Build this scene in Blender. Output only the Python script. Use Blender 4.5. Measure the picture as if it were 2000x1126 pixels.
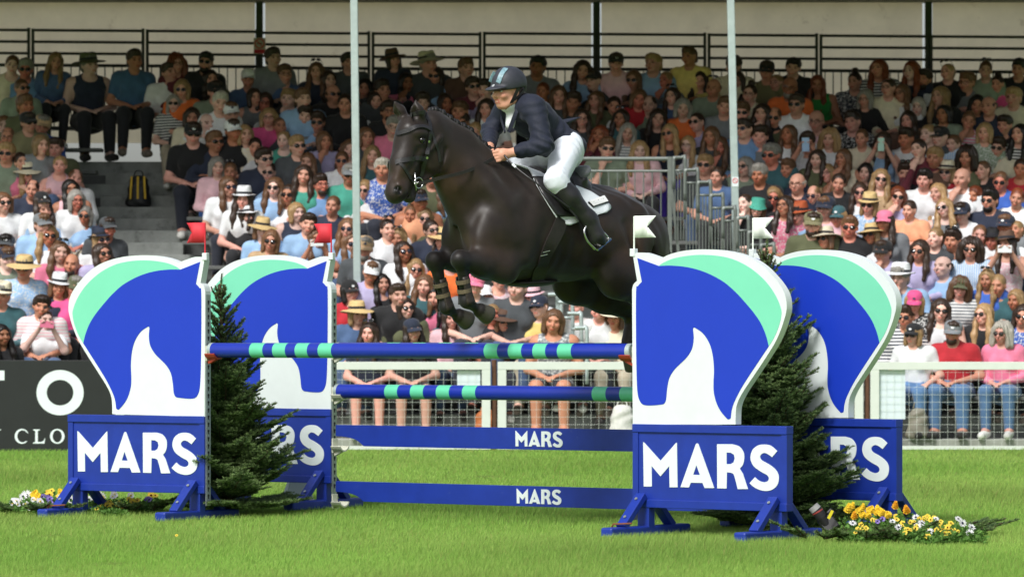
import bpy, bmesh, math, random
import numpy as np
from mathutils import Vector, Matrix
from mathutils.geometry import tessellate_polygon
random.seed(7); rng = np.random.default_rng(7)
R = math.radians
for o in list(bpy.data.objects): bpy.data.objects.remove(o)
SC = bpy.context.scene
COL = SC.collection

# ------------------------------------------------------------------ camera
F = 8370.0      # focal length in units of a 2000 wide picture
EYE = 1.30      # camera height, metres
HOR = 650.0     # where the horizon falls on a 2000 x 1126 picture
cam = bpy.data.cameras.new('camera'); camo = bpy.data.objects.new('camera', cam); COL.objects.link(camo)
cam.sensor_width = 36.0; cam.lens = 36.0*F/2000.0
cam.shift_y = (HOR-563.0)/2000.0
cam.clip_start = 0.5; cam.clip_end = 3000
camo.location = (0, 0, EYE); camo.rotation_euler = (R(90), 0, 0)
cam.dof.use_dof = True; cam.dof.focus_distance = 28.3; cam.dof.aperture_fstop = 5.0
SC.camera = camo
SC.render.resolution_x = 1024; SC.render.resolution_y = 576
# ------------------------------------------------------------------ sky, sun, exposure
SUN_EL, SUN_AZ = 46.0, -152.0    # azimuth from +Y towards +X : behind the camera, to the left
w = bpy.data.worlds.new('World'); SC.world = w; w.use_nodes = True
nt = w.node_tree; nt.nodes.clear()
sky = nt.nodes.new('ShaderNodeTexSky'); sky.sky_type = 'NISHITA'; sky.sun_disc = False
sky.sun_elevation = R(SUN_EL); sky.sun_rotation = R(SUN_AZ); sky.air_density = 1.0; sky.dust_density = 3.0; sky.ozone_density = 1.0
hs = nt.nodes.new('ShaderNodeHueSaturation'); hs.inputs['Saturation'].default_value = 0.5
bg = nt.nodes.new('ShaderNodeBackground'); bg.inputs['Strength'].default_value = 0.10
wo = nt.nodes.new('ShaderNodeOutputWorld')
nt.links.new(sky.outputs[0], hs.inputs['Color']); nt.links.new(hs.outputs[0], bg.inputs[0]); nt.links.new(bg.outputs[0], wo.inputs[0])
sl = bpy.data.lights.new('sun', 'SUN'); sl.energy = 2.3; sl.angle = R(14); sl.color = (1.0, 0.985, 0.96)
so = bpy.data.objects.new('sun', sl); COL.objects.link(so)
sd = Vector((math.sin(R(SUN_AZ))*math.cos(R(SUN_EL)), math.cos(R(SUN_AZ))*math.cos(R(SUN_EL)), math.sin(R(SUN_EL))))
so.rotation_euler = sd.to_track_quat('Z', 'Y').to_euler(); so.location = sd*40
SC.view_settings.view_transform = 'Standard'; SC.view_settings.look = 'None'
SC.view_settings.exposure = 0.46; SC.view_settings.gamma = 1.0; SC.view_settings.use_curve_mapping = False
SC.render.engine = 'CYCLES'

# ------------------------------------------------------------------ helpers
def at(px, py, d):          # a point of the place seen at that spot of the picture, d metres away
    return Vector(((px-1000.0)*d/F, d, EYE-(py-HOR)*d/F))
def ground_z(y):
    return 0.146*min(max((y-28.5)/13.5, 0), 1)

class MB:
    def __init__(s): s.v = []; s.f = []
    def add(s, vs, fs):
        b = len(s.v); s.v += [tuple(v) for v in vs]; s.f += [tuple(i+b for i in f) for f in fs]; return s
    def box(s, x0, x1, y0, y1, z0, z1):
        return s.add([(x0,y0,z0),(x1,y0,z0),(x1,y1,z0),(x0,y1,z0),(x0,y0,z1),(x1,y0,z1),(x1,y1,z1),(x0,y1,z1)],
                     [(3,2,1,0),(4,5,6,7),(0,1,5,4),(1,2,6,5),(2,3,7,6),(3,0,4,7)])
    def bar(s, a, b, wx, wy, up=(0,0,1)):
        a = Vector(a); b = Vector(b); d = (b-a).normalized(); up = Vector(up)
        if abs(d.dot(up)) > .99: up = Vector((0,1,0))
        x = d.cross(up).normalized()*wx/2; y = x.cross(d).normalized()*wy/2
        vs = [p+sx*x+sy*y for p in (a,b) for sx,sy in ((-1,-1),(1,-1),(1,1),(-1,1))]
        return s.add(vs, [(0,1,2,3),(7,6,5,4),(0,4,5,1),(1,5,6,2),(2,6,7,3),(3,7,4,0)])
    def tube(s, pts, r, n=8, cap=True, flat=None):
        pts = [Vector(p) for p in pts]; m = len(pts)
        rs = r if isinstance(r, (list, tuple)) else [r]*m
        vs = []; prev = None
        for i, p in enumerate(pts):
            d = (pts[min(i+1,m-1)]-pts[max(i-1,0)]).normalized()
            if prev is None:
                ref = Vector((0,0,1)) if abs(d.z) < .9 else Vector((1,0,0))
                x = d.cross(ref).normalized()
            else: x = (prev - d*prev.dot(d)).normalized()
            prev = x; y = d.cross(x)
            for k in range(n):
                t = 2*math.pi*k/n
                vs.append(p + x*math.cos(t)*rs[i] + y*math.sin(t)*rs[i]*(flat or 1))
        fs = [(i*n+k, i*n+(k+1)%n, (i+1)*n+(k+1)%n, (i+1)*n+k) for i in range(m-1) for k in range(n)]
        if cap: fs += [tuple(range(n-1,-1,-1)), tuple(range((m-1)*n, m*n))]
        return s.add(vs, fs)
    def strap(s, pts, nrm, width, th):      # flat band along pts; nrm: outward normals (list or one)
        pts = [Vector(p) for p in pts]; m = len(pts); vs = []
        for i, p in enumerate(pts):
            d = (pts[min(i+1,m-1)]-pts[max(i-1,0)]).normalized()
            n = Vector(nrm[i] if isinstance(nrm, list) else nrm); n = (n - d*n.dot(d)).normalized()
            sd = d.cross(n)
            for a, b in ((-1,-1),(1,-1),(1,1),(-1,1)): vs.append(p+sd*a*width/2+n*b*th/2)
        fs = [(i*4+k, i*4+(k+1)%4, i*4+4+(k+1)%4, i*4+4+k) for i in range(m-1) for k in range(4)]
        fs += [(3,2,1,0), tuple(range(m*4-4, m*4))]
        return s.add(vs, fs)
    def lathe(s, prof, n=24, c=(0,0,0), sx=1, sy=1):
        vs = [(c[0]+r*math.cos(2*math.pi*k/n)*sx, c[1]+r*math.sin(2*math.pi*k/n)*sy, c[2]+z) for r, z in prof for k in range(n)]
        m = len(prof)
        fs = [(i*n+k, i*n+(k+1)%n, (i+1)*n+(k+1)%n, (i+1)*n+k) for i in range(m-1) for k in range(n)]
        return s.add(vs, fs)
    def plate(s, loops, y0, y1):            # polygon in x,z (first loop outer, the rest holes) from y0 (front) to y1
        loops = [[Vector((p[0], 0, p[1])) for p in l] for l in loops]
        tri = tessellate_polygon(loops); flat = [p for l in loops for p in l]; n = len(flat)
        vs = [(p.x, y0, p.z) for p in flat] + [(p.x, y1, p.z) for p in flat]
        fs = []
        for t in tri:
            a, b, c = (flat[i] for i in t)
            if (b-a).cross(c-a).y > 0: t = (t[0], t[2], t[1])
            fs.append(tuple(t)); fs.append((t[2]+n, t[1]+n, t[0]+n))
        o = 0
        for l in loops:
            m = len(l)
            for i in range(m):
                a, b = o+i, o+(i+1) % m
                fs.append((a, b, b+n, a+n))
            o += m
        return s.add(vs, fs)
    def mesh(s, name):
        me = bpy.data.meshes.new(name); me.from_pydata(s.v, [], s.f)
        bm = bmesh.new(); bm.from_mesh(me); bmesh.ops.recalc_face_normals(bm, faces=bm.faces); bm.to_mesh(me); bm.free()
        return me
    def build(s, name, mat, parent=None, smooth=False, bevel=0):
        me = s.mesh(name); me.materials.append(mat)
        o = obj(name, me, parent)
        if smooth: shade(me, smooth)
        if bevel:
            m = o.modifiers.new('bevel', 'BEVEL'); m.width = bevel; m.segments = 2; m.limit_method = 'ANGLE'
        return o
def shade(me, ang=True):
    if ang is True: me.polygons.foreach_set('use_smooth', [True]*len(me.polygons))
    else:
        bm = bmesh.new(); bm.from_mesh(me)
        for f in bm.faces: f.smooth = True
        for e in bm.edges:
            e.smooth = not (len(e.link_faces) == 2 and e.calc_face_angle(0) > R(ang))
        bm.to_mesh(me); bm.free()
def obj(name, me, parent=None):
    o = bpy.data.objects.new(name, me); COL.objects.link(o)
    if parent: o.parent = parent
    return o
def empty(name, loc=(0,0,0), rz=0):
    o = bpy.data.objects.new(name, None); COL.objects.link(o); o.location = loc; o.rotation_euler = (0,0,rz)
    o.empty_display_size = .1; return o
def tag(o, label=None, cat=None, group=None, kind=None):
    if label: o['label'] = label
    if cat: o['category'] = cat
    if group: o['group'] = group
    if kind: o['kind'] = kind
    return o
def smoothline(pts, n=6, closed=False):
    P = [np.array(p, float) for p in pts]; m = len(P); out = []
    for i in range(m if closed else m-1):
        p0 = P[(i-1) % m] if closed or i > 0 else P[0]; p1 = P[i]; p2 = P[(i+1) % m]
        p3 = P[(i+2) % m] if closed or i+2 < m else P[-1]
        for k in range(n):
            t = k/n; out.append(.5*((2*p1)+(-p0+p2)*t+(2*p0-5*p1+4*p2-p3)*t*t+(-p0+3*p1-3*p2+p3)*t**3))
    if not closed: out.append(P[-1])
    return [tuple(p) for p in out]

# ------------------------------------------------------------------ materials
def S(c):      # picture colour 0..255 -> linear
    return tuple(((x/255)/12.92 if x/255 <= .04045 else ((x/255+.055)/1.055)**2.4) for x in c)
MATS = {}
def mat(name, col=(.5,.5,.5), rough=.6, var=.08, scale=8., bump=.0, bscale=60., metal=0., spec=.5, source=None, stretch=None, sheen=0, coat=0, dirt=None, sub=0, alpha=1., trans=0):
    m = bpy.data.materials.new(name); m.use_nodes = True; t = m.node_tree; N = t.nodes; L = t.links
    b = N['Principled BSDF']; b.inputs['Roughness'].default_value = rough; b.inputs['Metallic'].default_value = metal
    b.inputs['Specular IOR Level'].default_value = spec
    if sheen: b.inputs['Sheen Weight'].default_value = sheen
    if coat: b.inputs['Coat Weight'].default_value = coat
    if trans: b.inputs['Transmission Weight'].default_value = trans
    if alpha < 1: b.inputs['Alpha'].default_value = alpha
    if sub:
        b.inputs['Subsurface Weight'].default_value = sub; b.inputs['Subsurface Radius'].default_value = (.008,.003,.0015); b.inputs['Subsurface Scale'].default_value = 1.
    tc = N.new('ShaderNodeTexCoord'); mp = N.new('ShaderNodeMapping'); L.new(tc.outputs['Object'], mp.inputs[0])
    if stretch: mp.inputs['Scale'].default_value = stretch
    if source == 'object':
        c = N.new('ShaderNodeObjectInfo').outputs['Color']
    elif source == 'attr':
        a = N.new('ShaderNodeAttribute'); a.attribute_name = 'tint'; c = a.outputs['Color']
    elif source == 'both':
        a = N.new('ShaderNodeAttribute'); a.attribute_name = 'tint'; oi = N.new('ShaderNodeObjectInfo')
        mm = N.new('ShaderNodeMix'); mm.data_type = 'RGBA'; mm.blend_type = 'MULTIPLY'; mm.inputs[0].default_value = 1
        L.new(oi.outputs['Color'], mm.inputs[6]); L.new(a.outputs['Color'], mm.inputs[7]); c = mm.outputs[2]
    else:
        rgb = N.new('ShaderNodeRGB'); rgb.outputs[0].default_value = (*col, 1); c = rgb.outputs[0]
    if var:
        nz = N.new('ShaderNodeTexNoise'); nz.inputs['Scale'].default_value = scale; nz.inputs['Detail'].default_value = 5; nz.inputs['Roughness'].default_value = .65
        L.new(mp.outputs[0], nz.inputs[0])
        mr = N.new('ShaderNodeMapRange'); mr.inputs[1].default_value = .3; mr.inputs[2].default_value = .7
        mr.inputs[3].default_value = 1-var; mr.inputs[4].default_value = 1+var; L.new(nz.outputs[0], mr.inputs[0])
        hv = N.new('ShaderNodeHueSaturation'); L.new(c, hv.inputs['Color']); L.new(mr.outputs[0], hv.inputs['Value']); c = hv.outputs[0]
    if dirt:
        d2 = N.new('ShaderNodeTexNoise'); d2.inputs['Scale'].default_value = dirt[1]; d2.inputs['Detail'].default_value = 8; d2.inputs['Roughness'].default_value = .75
        L.new(tc.outputs['Object'], d2.inputs[0])
        r2 = N.new('ShaderNodeMapRange'); r2.inputs[1].default_value = dirt[2]; r2.inputs[2].default_value = dirt[2]+.12; L.new(d2.outputs[0], r2.inputs[0])
        ml = N.new('ShaderNodeMath'); ml.operation = 'MULTIPLY'; ml.inputs[1].default_value = dirt[3]; L.new(r2.outputs[0], ml.inputs[0])
        mx = N.new('ShaderNodeMix'); mx.data_type = 'RGBA'; L.new(ml.outputs[0], mx.inputs[0]); L.new(c, mx.inputs[6]); mx.inputs[7].default_value = (*dirt[0], 1); c = mx.outputs[2]
    L.new(c, b.inputs['Base Color'])
    if bump:
        n2 = N.new('ShaderNodeTexNoise'); n2.inputs['Scale'].default_value = bscale; n2.inputs['Detail'].default_value = 4
        L.new(mp.outputs[0], n2.inputs[0]); bp = N.new('ShaderNodeBump'); bp.inputs['Strength'].default_value = bump; bp.inputs['Distance'].default_value = .01
        L.new(n2.outputs[0], bp.inputs['Height']); L.new(bp.outputs[0], b.inputs['Normal'])
    MATS[name] = m; return m
def pattern(name, kind, second=(.75,.75,.73), scale=60., amt=1.0, rough=.85):   # object colour + woven-in second colour
    m = mat(name, rough=rough, source='object', var=.1, scale=14, bump=.25, bscale=25, sheen=.2)
    t = m.node_tree; N = t.nodes; L = t.links; b = N['Principled BSDF']; base = b.inputs['Base Color'].links[0].from_socket
    tc = [n for n in N if n.type == 'TEX_COORD'][0]
    if kind == 'stripe':
        wv = N.new('ShaderNodeTexWave'); wv.bands_direction = 'Z'; wv.inputs['Scale'].default_value = scale; wv.inputs['Distortion'].default_value = .6; wv.inputs['Detail Scale'].default_value = .3
        L.new(tc.outputs['Object'], wv.inputs[0]); src = wv.outputs[1]; lo, hi = .45, .55
    elif kind == 'vstripe':
        wv = N.new('ShaderNodeTexWave'); wv.bands_direction = 'X'; wv.inputs['Scale'].default_value = scale; L.new(tc.outputs['Object'], wv.inputs[0]); src = wv.outputs[1]; lo, hi = .6, .7
    else:
        vo = N.new('ShaderNodeTexNoise'); vo.inputs['Scale'].default_value = scale; vo.inputs['Detail'].default_value = 3; L.new(tc.outputs['Object'], vo.inputs[0]); src = vo.outputs[0]; lo, hi = .53, .57
    mr = N.new('ShaderNodeMapRange'); mr.inputs[1].default_value = lo; mr.inputs[2].default_value = hi; mr.inputs[4].default_value = amt; L.new(src, mr.inputs[0])
    mx = N.new('ShaderNodeMix'); mx.data_type = 'RGBA'; L.new(mr.outputs[0], mx.inputs[0]); L.new(base, mx.inputs[6]); mx.inputs[7].default_value = (*second, 1)
    L.new(mx.outputs[2], b.inputs['Base Color']); return m

mat('blue_paint', S((26,52,148)), .40, .12, 5, .08, 30, dirt=(S((84,100,150)), 14, .62, .45))
mat('blue_vinyl', S((27,58,186)), .32, .03, 3, .015, 12)
mat('mint_vinyl', S((122,214,180)), .35, .03, 3, .015, 12)
mat('white_board', S((220,228,228)), .42, .04, 4, .02, 14, dirt=(S((178,184,164)), 9, .62, .35))
mat('white_vinyl', S((222,231,232)), .4, .02, 4)
mat('white_paint', S((212,218,210)), .45, .05, 6, .05, 20, dirt=(S((170,176,150)), 10, .62, .4))
mat('pole_blue', S((26,48,160)), .28, .05, 6, .03, 18, coat=.3, dirt=(S((90,105,170)), 14, .68, .5))
mat('pole_mint', S((100,204,164)), .3, .05, 6, .03, 18, coat=.2)
mat('zinc', S((168,176,176)), .42, .12, 20, .03, 40, metal=.7)
mat('galv_post', S((176,190,188)), .45, .1, 12, .04, 30, metal=.35)
mat('dark_hole', S((18,20,24)), .9, 0)
mat('cup_red', S((168,62,40)), .5, .1, 10)
mat('cup_white', S((206,208,190)), .5, .1, 10)
mat('flag_red', S((206,44,58)), .65, .05, 8)
mat('flag_white', S((236,242,234)), .65, .04, 8)
mat('board_black', S((26,30,30)), .5, .15, 5, .02, 20)
mat('letter_white', S((225,236,236)), .5, .02)
mat('tarp', S((240,228,200)), .75, .08, 2.2, .25, 5, dirt=(S((160,138,104)), 3.0, .62, .5))
mat('steel_dark', S((62,66,62)), .5, .15, 14, .05, 40, metal=.5)
mat('steel_grey', S((120,126,122)), .45, .15, 14, .05, 40, metal=.5)
mat('deck', S((138,142,138)), .85, .22, 5, .3, 30, dirt=(S((70,72,70)), 4, .55, .6))
mat('concrete', S((166,168,160)), .9, .15, 4, .3, 25, dirt=(S((110,112,104)), 5, .58, .6))
mat('bench', S((96,98,96)), .7, .2, 6, .1, 30)
mat('roof_skin', S((120,116,104)), .8, .08, 3)
mat('soil', S((54,60,30)), .95, .3, 12, .4, 40)
mat('bark', S((74,56,40)), .9, .3, 30, .6, 60)
mat('cotton', source='object', rough=.85, var=.14, scale=9, bump=.35, bscale=22, sheen=.15)
mat('skin', source='both', rough=.5, var=.07, scale=30, sub=.0, spec=.35)
mat('hair', source='object', rough=.42, var=.35, scale=55, bump=.5, bscale=70, stretch=(1,1,.18), spec=.4)
mat('straw', source='object', rough=.8, var=.15, scale=60, bump=.4, bscale=120)
mat('lens', source='object', rough=.08, var=0, spec=.8)
mat('phone', source='object', rough=.25, var=.04)
mat('leather_bag', source='object', rough=.55, var=.2, scale=10, bump=.2, bscale=30)
tp = MATS['tarp'].node_tree; pb = tp.nodes['Principled BSDF']; tl = tp.nodes.new('ShaderNodeBsdfTranslucent'); mx = tp.nodes.new('ShaderNodeMixShader')
mx.inputs[0].default_value = .75; tp.links.new(pb.inputs['Base Color'].links[0].from_socket, tl.inputs[0])
tp.links.new(pb.outputs[0], mx.inputs[1]); tp.links.new(tl.outputs[0], mx.inputs[2]); tp.links.new(mx.outputs[0], tp.nodes['Material Output'].inputs[0])
mat('added_bounce_sheet', S((168,162,150)), .95, .15, 1.5, .3, 20)  # pale tone for the sheet added out of view behind the stand
pattern('striped', 'stripe', scale=9)
pattern('pinstriped', 'vstripe', scale=14, amt=.8)
pattern('floral', 'blot', scale=52, amt=.8)
# ------------------------------------------------------------------ smooth solid modelling (one skin over many masses)
class Solid:
    def __init__(s, lo, hi, res):
        s.lo = np.array(lo, float)-2*res; s.res = res
        s.n = np.ceil((np.array(hi, float)+2*res-s.lo)/res).astype(int)+1
        s.F = np.full(s.n, 1.0, np.float32)
    def _win(s, lo, hi):
        a = np.clip(np.floor((np.array(lo)-s.lo)/s.res).astype(int), 0, s.n-1); b = np.clip(np.ceil((np.array(hi)-s.lo)/s.res).astype(int)+1, 1, s.n)
        ax = [(s.lo[i]+s.res*np.arange(a[i], b[i])).astype(np.float32) for i in range(3)]
        return tuple(slice(a[i], b[i]) for i in range(3)), ax[0][:,None,None], ax[1][None,:,None], ax[2][None,None,:]
    def _mix(s, sl, d, k, op):
        A = s.F[sl]
        if A.size == 0: return
        if op == 'add':
            h = np.maximum(k-np.abs(A-d), 0)/max(k,1e-6); s.F[sl] = np.minimum(A, d)-h*h*k*.25
        elif op == 'sub':
            d = -d; h = np.maximum(k-np.abs(A-d), 0)/max(k,1e-6); s.F[sl] = np.maximum(A, d)+h*h*k*.25
    def cone(s, a, b, ra, rb, k=.02, op='add', squash=None, off=0.):   # squash=(axis, factor<1): thinner along axis
        a = np.array(a, float); b = np.array(b, float); ra += off; rb += off; m = max(ra, rb)+k+2*s.res
        sl, X, Y, Z = s._win(np.minimum(a,b)-m, np.maximum(a,b)+m)
        ba = b-a; L2 = float(ba@ba)+1e-12
        x, y, z = X-a[0], Y-a[1], Z-a[2]
        t = np.clip((x*ba[0]+y*ba[1]+z*ba[2])/L2, 0, 1)
        dx, dy, dz = x-t*ba[0], y-t*ba[1], z-t*ba[2]
        q = dx*dx+dy*dy+dz*dz
        if squash:
            w = np.array(squash[0], float); w /= np.linalg.norm(w); f = squash[1]
            c = dx*w[0]+dy*w[1]+dz*w[2]; q = q+c*c*(1/f/f-1)
        d = np.sqrt(q)-(ra+(rb-ra)*t)
        if squash: d = d*(.5+.5*squash[1])
        s._mix(sl, d.astype(np.float32), k, op); return s
    def chain(s, pts, rs, k=.02, **kw):
        for i in range(len(pts)-1): s.cone(pts[i], pts[i+1], rs[i], rs[i+1], k, **kw)
        return s
    def ell(s, c, r, k=.02, op='add', rot=None, off=0.):
        c = np.array(c, float); r = np.array(r, float)+off; m = max(r)+k+2*s.res
        sl, X, Y, Z = s._win(c-m, c+m); x, y, z = X-c[0], Y-c[1], Z-c[2]
        if rot is not None:
            M = np.array(rot)
            x, y, z = (M[0,0]*x+M[1,0]*y+M[2,0]*z, M[0,1]*x+M[1,1]*y+M[2,1]*z, M[0,2]*x+M[1,2]*y+M[2,2]*z)
        u, v, w_ = x/r[0], y/r[1], z/r[2]; k0 = np.sqrt(u*u+v*v+w_*w_); k1 = np.sqrt((u/r[0])**2+(v/r[1])**2+(w_/r[2])**2)+1e-9
        s._mix(sl, (k0*(k0-1)/k1).astype(np.float32), k, op); return s
    def halfspace(s, p, n, k=.004):          # cut away everything on the side n points to
        sl, X, Y, Z = s._win(s.lo, s.lo+s.res*s.n)
        n = np.array(n, float); n /= np.linalg.norm(n)
        d = ((X-p[0])*n[0]+(Y-p[1])*n[1]+(Z-p[2])*n[2]).astype(np.float32)
        h = np.maximum(k-np.abs(s.F-d), 0)/k; s.F = np.maximum(s.F, d)+h*h*k*.25; return s
    def wrinkle(s, fn):
        sl, X, Y, Z = s._win(s.lo, s.lo+s.res*s.n); s.F = s.F+fn(X, Y, Z).astype(np.float32); return s
    def arrays(s):
        Fv = s.F; neg = Fv < 0; n = s.n
        cnt = np.zeros((n[0]-1, n[1]-1, n[2]-1), np.int8); psum = None
        c8 = [(i,j,k) for i in (0,1) for j in (0,1) for k in (0,1)]
        for i,j,k in c8: cnt += neg[i:n[0]-1+i, j:n[1]-1+j, k:n[2]-1+k]
        cells = np.argwhere((cnt > 0) & (cnt < 8))
        idx = np.full(cnt.shape, -1, np.int32); idx[tuple(cells.T)] = np.arange(len(cells))
        vals = {c: Fv[cells[:,0]+c[0], cells[:,1]+c[1], cells[:,2]+c[2]] for c in c8}
        acc = np.zeros((len(cells),3)); num = np.zeros(len(cells))
        for c in c8:
            for ax in range(3):
                if c[ax] == 0:
                    c2 = list(c); c2[ax] = 1; c2 = tuple(c2)
                    a, b = vals[c], vals[c2]; cr = (a < 0) != (b < 0)
                    t = np.where(cr, a/np.where(cr, a-b, 1), 0)
                    p = np.tile(np.array(c, float), (len(cells),1)); p[:,ax] += t
                    acc += p*cr[:,None]; num += cr
        V = s.lo+s.res*(cells+acc/num[:,None])
        quads = []
        for ax in range(3):
            u, v = (ax+1) % 3, (ax+2) % 3
            A = neg.take(range(0, n[ax]-1), ax); B = neg.take(range(1, n[ax]), ax)
            e = np.argwhere(A != B)
            e = e[(e[:,u] > 0) & (e[:,v] > 0) & (e[:,u] < n[u]-1) & (e[:,v] < n[v]-1)]
            flip = A[tuple(e.T)]
            def g(du, dv):
                q = e.copy(); q[:,u] -= du; q[:,v] -= dv; return idx[tuple(q.T)]
            q = np.stack([g(0,0), g(1,0), g(1,1), g(0,1)], 1)
            q[~flip] = q[~flip][:, ::-1]; quads.append(q)
        return V, np.concatenate(quads)
    def mesh(s, name, smooth=2, colour=None, post=None):
        V, Q = s.arrays()
        # relax towards neighbours (keeps volume by a push back)
        E = np.concatenate([Q[:,[0,1]], Q[:,[1,2]], Q[:,[2,3]], Q[:,[3,0]]])
        def lap(V):
            A = np.zeros_like(V); c = np.zeros(len(V))
            for ax in range(3):
                A[:,ax] = np.bincount(E[:,0], V[E[:,1],ax], len(V))+np.bincount(E[:,1], V[E[:,0],ax], len(V))
            c = np.bincount(E[:,0], minlength=len(V))+np.bincount(E[:,1], minlength=len(V)); return A/np.maximum(c,1)[:,None]-V
        for _ in range(smooth): V = V+.5*lap(V); V = V-.52*lap(V)*.9
        if post is not None: V = post(V)
        me = bpy.data.meshes.new(name)
        me.vertices.add(len(V)); me.vertices.foreach_set('co', V.astype(np.float32).ravel())
        me.loops.add(len(Q)*4); me.loops.foreach_set('vertex_index', Q.astype(np.int32).ravel())
        me.polygons.add(len(Q)); me.polygons.foreach_set('loop_start', np.arange(0, len(Q)*4, 4, dtype=np.int32))
        me.polygons.foreach_set('use_smooth', np.ones(len(Q), bool))
        me.update(calc_edges=True); me.validate()
        if colour is not None:
            a = me.color_attributes.new('tint', 'FLOAT_COLOR', 'POINT'); C = colour(V)
            a.data.foreach_set('color', np.concatenate([C, np.ones((len(V),1))], 1).astype(np.float32).ravel())
        return me

# ------------------------------------------------------------------ ground and grass
m = mat('turf', S((104,140,48)), .95, .25, 1.2, .5, 30)
G0 = ground_z(60)
mb = MB(); ys = [-40, 10, 20, 26, 28.5, 32, 36, 42, 60, 200, 1500]
xs = [-1500, -60, -20, -8, 0, 8, 20, 60, 1500]
vs = [(x, y, ground_z(y)) for y in ys for x in xs]; nx = len(xs)
mb.add(vs, [(j*nx+i, j*nx+i+1, (j+1)*nx+i+1, (j+1)*nx+i) for j in range(len(ys)-1) for i in range(nx-1)])
tag(mb.build('ground', m, smooth=False), kind='structure')

hs2 = MB().add([(-45,52.6,G0+.004),(45,52.6,G0+.004),(45,130,G0+.004),(-45,130,G0+.004)], [(0,1,2,3)]); tag(hs2.build('added_bounce_sheet', MATS['added_bounce_sheet']), kind='structure')  # unseen pale sheet added behind the stand, keeps green bounce off the tarp
gm = bpy.data.materials.new('grass_blade'); gm.use_nodes = True; t = gm.node_tree
b = t.nodes['Principled BSDF']; b.inputs['Roughness'].default_value = .6; b.inputs['Specular IOR Level'].default_value = .2
a = t.nodes.new('ShaderNodeAttribute'); a.attribute_name = 'tint'; t.links.new(a.outputs['Color'], b.inputs['Base Color'])
tr = t.nodes.new('ShaderNodeBsdfTranslucent'); t.links.new(a.outputs['Color'], tr.inputs['Color'])
ms = t.nodes.new('ShaderNodeMixShader'); ms.inputs[0].default_value = .35
t.links.new(b.outputs[0], ms.inputs[1]); t.links.new(tr.outputs[0], ms.inputs[2]); t.links.new(ms.outputs[0], t.nodes['Material Output'].inputs[0])
def wavefield(x, y, seed, sc):
    r = np.random.default_rng(seed); out = np.zeros_like(x)
    for i in range(7):
        ang = r.uniform(0, 6.28); f = sc*r.uniform(.5, 2); out += np.sin((x*math.cos(ang)+y*math.sin(ang))*f+r.uniform(0, 6.28))
    return out/4
def grass(name, n, y0, y1, h, wd, label):
    u = rng.random(n); y = 1/(1/y0+(1/y1-1/y0)*u)*1.0                    # denser close by
    y = y0+(y1-y0)*(u**1.0) if y1-y0 < 3 else y
    x = (rng.random(n)*2-1)*(y*1015/F+.15)
    gz = .146*np.clip((y-28.5)/13.5, 0, 1)
    patch = wavefield(x, y, 3, 1.6); fine = wavefield(x, y, 9, 9.)
    hh = h*(.55+.8*rng.random(n))*(1+.28*patch+.12*fine); ww = wd*(.6+.8*rng.random(n))*(y/26)
    az = rng.random(n)*6.28; lean = hh*(.15+.75*rng.random(n)); la = rng.normal(.6, 1.3, n)
    cx, cy = np.cos(az)*ww/2, np.sin(az)*ww/2
    V = np.empty((n,3,3), np.float32)
    V[:,0] = np.stack([x-cx, y-cy, gz-.004], 1); V[:,1] = np.stack([x+cx, y+cy, gz-.004], 1)
    V[:,2] = np.stack([x+np.cos(la)*lean, y+np.sin(la)*lean, gz+hh], 1)
    me = bpy.data.meshes.new(name); me.vertices.add(n*3); me.vertices.foreach_set('co', V.ravel())
    me.loops.add(n*3); me.loops.foreach_set('vertex_index', np.arange(n*3, dtype=np.int32))
    me.polygons.add(n); me.polygons.foreach_set('loop_start', np.arange(0, n*3, 3, dtype=np.int32)); me.update(calc_edges=True)
    base = np.array(S((140,184,80))); C = np.tile(base, (n,1))
    yel = np.clip(.5+.45*wavefield(x, y, 21, 1.1)+.3*rng.normal(0,1,n), 0, 1)[:,None]
    C = C*(1-yel*.5)+np.array(S((182,198,112)))*yel*.5
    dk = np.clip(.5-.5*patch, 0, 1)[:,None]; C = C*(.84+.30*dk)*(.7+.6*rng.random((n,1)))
    dead = rng.random(n) < .04; C[dead] = np.array(S((176,164,104)))*(.7+.4*rng.random((dead.sum(),1)))
    rd = np.random.default_rng(77)
    for _ in range(26):          # hoof marks and worn spots
        cy = rd.uniform(23.5, 40); cx = rd.uniform(-1, 1)*cy*.115; q = ((x-cx)/rd.uniform(.06,.16))**2+((y-cy)/rd.uniform(.10,.30))**2; hit = q < rd.uniform(.7, 1.3, n)
        V[hit,2,2] = gz[hit]+(V[hit,2,2]-gz[hit])*.45; C[hit] = C[hit]*.55+np.array(S((120,104,66)))*.4
    me.vertices.foreach_set('co', V.ravel())
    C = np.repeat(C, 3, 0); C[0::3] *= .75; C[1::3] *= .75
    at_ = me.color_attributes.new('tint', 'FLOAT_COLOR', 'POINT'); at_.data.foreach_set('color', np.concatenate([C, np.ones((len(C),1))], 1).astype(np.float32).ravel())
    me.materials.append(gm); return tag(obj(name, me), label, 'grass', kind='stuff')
grass('grass', 620000, 22.4, 42.2, .034, .0032, 'short mown green grass of the arena')

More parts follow.
